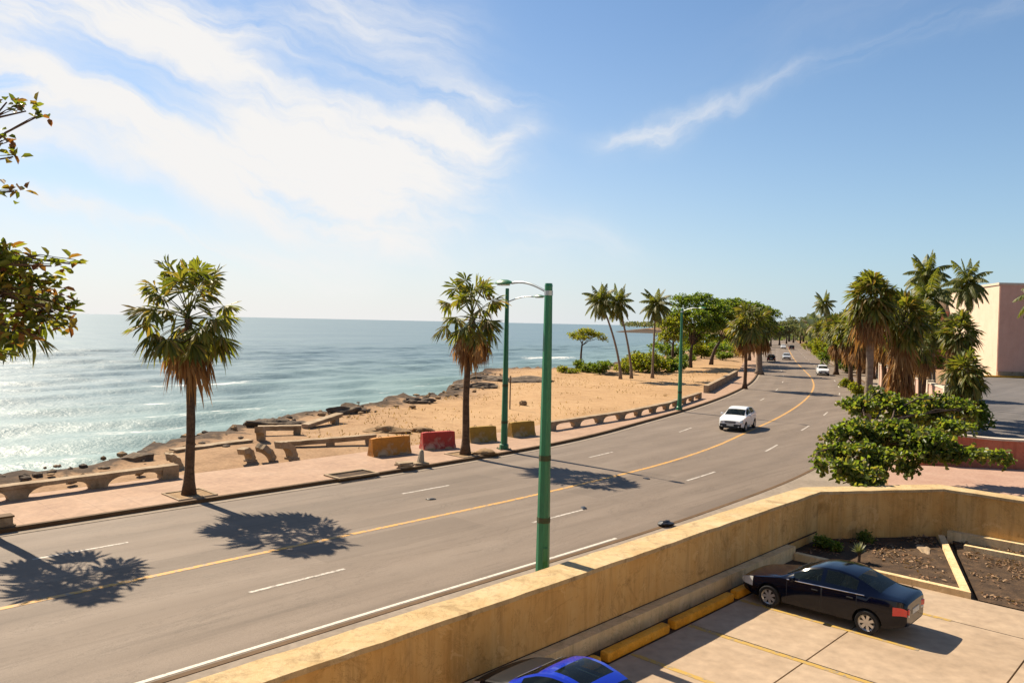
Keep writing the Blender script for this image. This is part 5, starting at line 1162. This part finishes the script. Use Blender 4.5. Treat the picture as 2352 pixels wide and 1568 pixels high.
rock('shore_rock', 'jagged reddish rock on the grass edge right of foreground lamp post', 'rock', (*gx(1400, 862), -.1), (1.5, .8, .5), M['tanrock'], 11, 3, .6, .2)
rock('shore_rock', 'jagged dark rock near the end of the left sea wall', 'rock', (*gx(300, 1058), -.05), (1.0, .6, .4), M['rock'], 12, 3, .6, .2)
rock('shore_rock', 'dark rock behind the leftmost fallen beam', 'rock', (*gx(640, 978), -.05), (2.3, .9, .5), M['rock'], 14, 4, .6, .5)
rock('small_rock', 'small dark stone alone on the dry grass', 'rock', (*gx(1201, 931), .1), (.33, .3, .38), M['tanrock'], 13, 3, .4)
t_ = thing('open_pit', 'open rectangular pit in the sidewalk beside the kerb', 'pit', (*gx(808, 1090, WALK), WALK), ROAD_RZ)
f = MB()
for cx_, cy_, dx, dy in ((0, .55, 2.1, .14), (0, -.55, 2.1, .14), (1.0, 0, .14, .96), (-1.0, 0, .14, .96)): f.box((cx_, cy_, .035), (dx, dy, .07), 0, 0, .012)
f.build('frame', M['oldconc'], t_); MB().box((0, 0, .004), (1.84, .94, .008)).build('earth', M['soil'], t_)
def slab_pile(label, px, py, n, sz):
    t_ = thing('rubble_pile', label, 'rubble', (*gx(px, py, WALK), WALK), random.random())
    for i in range(n): 
        MB().box((random.uniform(-.2, .2), random.uniform(-.12, .12), .05 + .09 * i), (sz * random.uniform(.7, 1.2), sz * .6, .09), random.uniform(-.5, .5), 0, .015, Matrix.Rotation(random.uniform(-.5, .5), 4, 'Z') @ Matrix.Rotation(random.uniform(-.14, .14), 4, 'X')).build('slab', M['oldconc'], t_)
slab_pile('broken paving slabs lying by the kerb left of the white stump', 925, 1074, 3, .8)
t_ = thing('broken_bollard', 'white broken concrete stump on a small foot by the kerb', 'bollard', (*gx(966, 1066, WALK), WALK), .4)
MB().box((0, 0, .06), (.7, .6, .12), 0, 0, .03).build('foot', M['oldconc'], t_); MB().tube([(0, 0, .1), (.02, 0, .35), (.05, .02, .62), (.06, 0, .7)], [.19, .15, .11, .05], 8).build('stump', M['whitestone'], t_, True, 40)
rock('rubble_mound', 'brown mound of rubble right of the palm foot by the kerb', 'rubble', (*gx(1107, 1042, WALK), WALK), (.75, .45, .26), M['tanrock'], 21, 3, .5)
t_ = thing('stone_block', 'small pale stone block on the sidewalk at the left edge', 'block', (*gx(4, 1208, WALK), WALK), ROAD_RZ)
MB().box((0, 0, .15), (.55, .4, .3), 0, 0, .03).build('block', M['oldconc'], t_); MB().box((0, 0, .32), (.62, .46, .06), 0, 0, .02).build('top', M['kerb'], t_)
o = rock('rubbish_bag', 'black rubbish bag on the pavement behind the ochre wall', 'rubbish bag', (*gx(1530, 1207, .12), .18), (.34, .2, .14), M['bag'], 31, 3, .45, .7)
for px, py, l in ((990, 1148, 'small dark stain of debris on the left lane by the dashes'), (1485, 1100, 'dark flattened scrap on the road right of the palm shadow'), (1340, 1168, 'small dark scrap on the road below the palm shadow')):
    rock('road_debris', l, 'debris', (*gx(px, py), .045), (.22, .13, .03), M['bag'], px, 2, .5, px)
# stones and tufts too many to count
st = MB()
for i in range(190):
    s = random.uniform(5, 75); q = float(COAST(s)) - abs(random.gauss(0, 2.2)) - .3
    if q - float(ROADQ(s)) < 13.4: continue
    bm = bmesh.new(); bmesh.ops.create_icosphere(bm, subdivisions=1, radius=random.uniform(.07, .26)); sc_ = Vector((random.uniform(.7, 1.5), random.uniform(.7, 1.4), random.uniform(.4, .9))); x, y = W(s, q); k = random.random() * 9
    st.add([Vector((v.co.x * sc_.x * (1 + .4 * mnoise.noise(v.co * 5 + Vector((k, 0, 0)))) + x, v.co.y * sc_.y + y, v.co.z * sc_.z + .12)) for v in bm.verts], [[v.index for v in f.verts] for f in bm.faces], 0 if random.random() < .5 else 1); bm.free()
tag(st.build('scattered_stones', [M['rock'], M['tanrock']]), 'loose stones scattered along the rocky shore edge', 'stones', kind='stuff')
n = 3500; s_ = rng.uniform(25, 110, n); q_ = rng.uniform(0, 1, n); c0 = ROADQ(s_) + 13.2; c1 = COAST(s_) - 3; q_ = c0 + (c1 - c0) * q_; kp = vnoise(s_ * .35, q_ * .35, 60) > .45; s_, q_ = s_[kp], q_[kp]; n = len(s_)
gm = LeafMB(); d_ = rdir(n, 1.6); gm.leaves(np.stack([s_ * T2[0] + q_ * N2[0], s_ * T2[1] + q_ * N2[1], np.full(n, -.02)], 1), d_, rdir(n), rng.uniform(.10, .28, n), rng.uniform(.03, .07, n))
tag(gm.build('dry_grass', M['drygrass']), 'dry yellow grass on the waste ground by the sea', 'grass', kind='stuff')

# --- parking lot things
gs = 'yellow wheel stops along the lot wall'
for a, b, l in ((9.2, 11.6, 'yellow wheel stop mostly hidden by the blue car'), (12.3, 14.6, 'yellow wheel stop just right of the blue car roof'), (14.85, 17.5, 'long yellow wheel stop between the blue and navy cars'), (17.75, 20.9, 'yellow wheel stop ending at the navy car nose'), (21.1, 23.4, 'orange yellow wheel stop under the navy car front')):
    x, y = W((a + b) / 2, 11.02); tag(MB().box((0, 0, .1), (b - a, .26, .24), 0, 0, .06).build('wheel_stop', M['kerb_yellow'], None, True, 40, (x, y, LOT), ROAD_RZ), l, 'wheel stop', gs)
nrz = math.atan2(N2[1], N2[0])
make_car('parked_car', 'navy blue sedan parked nose to the ochre wall beside the planting bed', (*W(22.0, 8.62), LOT), nrz, M['navy'], 'sedan')
make_car('parked_car', 'bright blue rounded car with shade-darkened black bonnet and sunroof, cut off by the bottom edge', (*W(11.5, 9.3), LOT), nrz, M['blue'], 'bubble', sunroof=True, bonnet=M['black'])  # bonnet black: part own colour, part wall shade put into the paint
gc = 'cars driving on the road'
def on_road(s, off, towards): p = rp(s, off); return (float(p[0]), float(p[1]), 0.03), rrz(s) + (math.pi if towards else 0)
l_, z_ = on_road(50.3, 1.0, True); wc = make_car('white_car', 'white hatchback driving towards the camera across from the arched wall', l_, z_, M['white'], 'hatch', gc)
def road_car(label, px, py, paint, towards, nm):
    s, q = SQ(G(px, py)); c = copy_tree(wc); p, t, n_ = road_frame(s); off = (q - float(ROADQ(s))) * float(n_ @ N2)
    l_, z_ = on_road(s, off, towards); c.location = l_; c.rotation_euler.z = z_; c.name = nm; c['label'] = label
    if paint: recolour(c, M[paint], M['white'])
    return c
road_car('small white car with dark windows farther up the road by the pink wall', 1890, 862, None, True, 'white_car')
road_car('black car driving away in the distance left of the silver one', 1771, 829, 'black', False, 'black_car')
road_car('silver car in the distance right of the black one', 1806, 826, 'silver', True, 'silver_car')
road_car('pale car very far up the road before the far treeline', 1799, 801, None, True, 'white_car')
road_car('dark car very far up the road, right of the pale one', 1818, 803, 'black', False, 'black_car')

# planting bed contents
bx, by_ = gx(1972, 1290, -.8)
ag = MB()
for i in range(46):
    az = i * 2.4; el = R(80 - 75 * (i / 46)); L_ = random.uniform(.24, .40); d = Vector((math.cos(az) * math.cos(el), math.sin(az) * math.cos(el), math.sin(el))); s_v = Vector((-math.sin(az), math.cos(az), 0)) * .045
    b0 = Vector((0, 0, .32)); ag.add([b0 - s_v, b0 + s_v, b0 + d * L_ * .6 + s_v * .8, b0 + d * L_ * .6 - s_v * .8, b0 + d * L_], [(0, 1, 2, 3), (3, 2, 4)])
t_ = thing('agave_plant', 'pale spiky rosette plant in the planting bed behind the navy car', 'plant', (bx, by_, -.8)); ag.build('leaves', M['agave'], t_); MB().tube([(0, 0, -.05), (.02, 0, .2), (0, 0, .36)], [.06, .05, .06], 7).build('stem', M['bark'], t_)
bush('bed_plant', 'dark green plant in the bed corner below the ochre wall', 'plant', (*W(28.0, 11.1), -.8), .5, .4, M['treeleaf'], 700, .16, .08, lumps=6)
bush('bed_plant', 'small leafy plant at the wall foot behind the navy car roof', 'plant', (*W(30.0, 10.4), -.8), .35, .35, M['grape'], 400, .15, .08, lumps=5)
lt = LeafMB(); n = 3000; ps = []
while len(ps) < n:
    s, q = random.uniform(26.6, 33), random.uniform(-6, 11.5)
    if float(vnoise(s * 1.3, q * 1.3, 91)) < random.uniform(.35, .75): continue
    if q < 6.0 + (s - 26.3) * .36 - .2 and random.random() < .75 or (q > 6.5 + (s - 26.5) * .4 and q < 11.8 - max(0, s - 29) * .75 and random.random() < .5): ps.append((*W(s, q), (-.86 if q < 6 + (s - 26.3) * .36 else -.785) + random.random() * .03))
d_ = rdir(n); d_[:, 2] *= .25; nn = rdir(n) * .4; nn[:, 2] += 1
lt.leaves(np.array(ps), d_, nn, rng.uniform(.05, .19, n), rng.uniform(.03, .09, n))
tag(lt.build('leaf_litter', M['litter']), 'brown dead leaves littering the soil by the corner wall', 'leaf litter', kind='stuff')
rock('garden_stone', 'long pale stone lying in the planting bed', 'stone', (*gx(2120, 1262, -.85), -.84), (.7, .25, .12), M['oldconc'], 52, 3, .4, 1.2)

# --- walls and buildings on the right
pw = thing('pink_boundary_wall', 'long pink wall with cream coping running along the far side of the road', 'wall', (*[float(v) for v in rp(101, -9.8)], 0))
for nm, d0, d1, z0, z1, mt in (('wall_body', -10.0, -9.7, -.1, 2.15, 'pinkwall'), ('coping', -10.06, -9.64, 2.15, 2.3, 'cream'), ('base_band', -9.7, -9.66, -.1, .35, 'cream')):
    m_ = MB(); ribbon('', [d0, d0, d1, d1], [z0, z1, z1, z0], 101, 300, None, 3.0, m_); local(m_.build(nm, M[mt]), pw)
for k, s in enumerate(np.arange(101, 300, 6.0)):
    p = rp(s, -9.62); local(MB().box((float(p[0]), float(p[1]), 1.15), (.5, .16, 2.5), rrz(s), 0, .02).build('pilaster', M['cream']), pw)
a_, b_ = gx(2050, 918, 0), (float(rp(60, -9.9)[0]), float(rp(60, -9.9)[1]))
gw = thing('garden_wall', 'light pink garden wall glimpsed between the palm trunks', 'wall', (32.5, 61, 0))
c0 = np.array((31.6, 57.0)); c1 = np.array((44.8, 95.5))
ln_ = float(np.linalg.norm(c1 - c0)); rz_w = math.atan2(c1[1] - c0[1], c1[0] - c0[0]); cc_ = (c0 + c1) / 2
local(MB().box((*cc_, 1.35), (ln_, .3, 2.9), rz_w).build('wall_body', M['pinkwall']), gw); local(MB().box((*cc_, 2.87), (ln_ + .1, .4, .13), rz_w, 0, .02).build('coping', M['cream']), gw)
for k in (0, .17, .33, .5, .67, .83, 1): pp = c0 + (c1 - c0) * k; local(MB().box((*pp, 1.5), (.5, .5, 3.2), rz_w, 0, .03).build('pillar', M['cream']), gw)
# red wall with a dipping top
rw = thing('red_wall', 'curved dark red wall with a white rim beyond the side wall', 'wall', (27, 41, 0)); vs = []; fs = []; vr_ = []; k = 30
for i in range(k + 1):
    x = 21.8 + 14 * i / k; y = 41.6 - .30 * (x - 22) + .012 * (x - 22) ** 2; z = 1.42 + .45 * ((x - 26.2) / 5.0) ** 2 if x > 22 else 1.7
    z = min(z, 2.6); vs += [(x, y, -.1), (x, y, z), (x + .1, y + .4, z), (x + .1, y + .4, -.1)]; vr_ += [(x - .01, y - .05, z), (x - .01, y - .05, z + .1), (x + .12, y + .46, z + .1), (x + .12, y + .46, z)]
for i in range(k):
    for j in range(4): fs.append((i * 4 + j, (i + 1) * 4 + j, (i + 1) * 4 + (j + 1) % 4, i * 4 + (j + 1) % 4))
fs += [(0, 1, 2, 3), (4 * k + 3, 4 * k + 2, 4 * k + 1, 4 * k)]
local(MB().add(vs, fs).build('wall_body', M['redwall']), rw); local(MB().add(vr_, fs).build('rim', M['cream']), rw)
# pink block
pb = thing('pink_building', 'tall plain pink building with a pale sunlit side at the right edge', 'building', (90, 130, 0))
poly = [(77, 125), (150, 121), (150, 152), (84, 152), (79.3, 135)]
local(MB().prism(poly, -.2, 14.6).build('wall', M['building']), pb)
local(MB().prism([(77.06, 124.992), (149.9, 121.0), (149.9, 120.9), (77.06, 124.89)], .9, 14.6).build('front_wall', M['pinkfront']), pb)
local(MB().prism([(76.8, 124.8), (150.2, 120.8), (150.2, 152.2), (83.9, 152.2), (79.1, 135.1)], 14.6, 14.95).build('parapet', M['building']), pb)
local(MB().prism([(77.05, 124.99), (149, 121.0), (149, 120.75), (77.05, 124.7)], -.1, 0.9).build('base_band', M['oldconc']), pb)
bb = thing('terracotta_building', 'lower terracotta building with white roof storey behind the coconut palm', 'building', (92, 158, 0))
local(MB().prism([(78, 150), (100, 156), (96, 172), (74, 168)], -.2, 10.9).build('wall', M['pinkbuild']), bb)
local(MB().prism([(79.5, 152), (98, 157), (95, 170), (76, 166)], 10.9, 13.2).build('roof_storey', M['cream']), bb)
for i in range(5):
    f = .1 + .2 * i; p = np.array((79.5, 152)) * (1 - f) + np.array((98, 157)) * f; local(MB().box((float(p[0]), float(p[1]), 12.0), (1.8, .12, 1.2), math.atan2(5, 18.5), 0).build('window', M['window']), bb)
b = At(2330, 870, 121); bush('clipped_hedge', 'dark low hedge strip at the foot of the pink building', 'hedge', (88, 122.6, 0), 9, 1.2, M['treeleaf'], 3500, .3, .2, lumps=20, stretch=1.0)

# unseen hotel front behind the camera, added and sized to bounce sunlight forward
hb = thing('bounce_hotel', 'unseen cream hotel front behind the camera, added to bounce sunlight onto the wall', 'building', (*W(8, -6), 0))
local(MB().prism([W(-18, -5), W(16, -5), W(16, -16), W(-18, -16)], -1.2, 14).build('wall', M['hotel']), hb)
for i in range(4):
    for z in (2.6, 5.9, 9.2):
        s = -16 + i * 8.2; local(MB().prism([W(s, -4.99), W(s + 5.6, -4.99), W(s + 5.6, -3.9), W(s, -3.9)], z, z + .18).build('balcony', M['cream']), hb)
        local(MB().prism([W(s + 1, -4.995), W(s + 4.6, -4.995), W(s + 4.6, -4.96), W(s + 1, -4.96)], z + .25, z + 2.3).build('window', M['window']), hb)
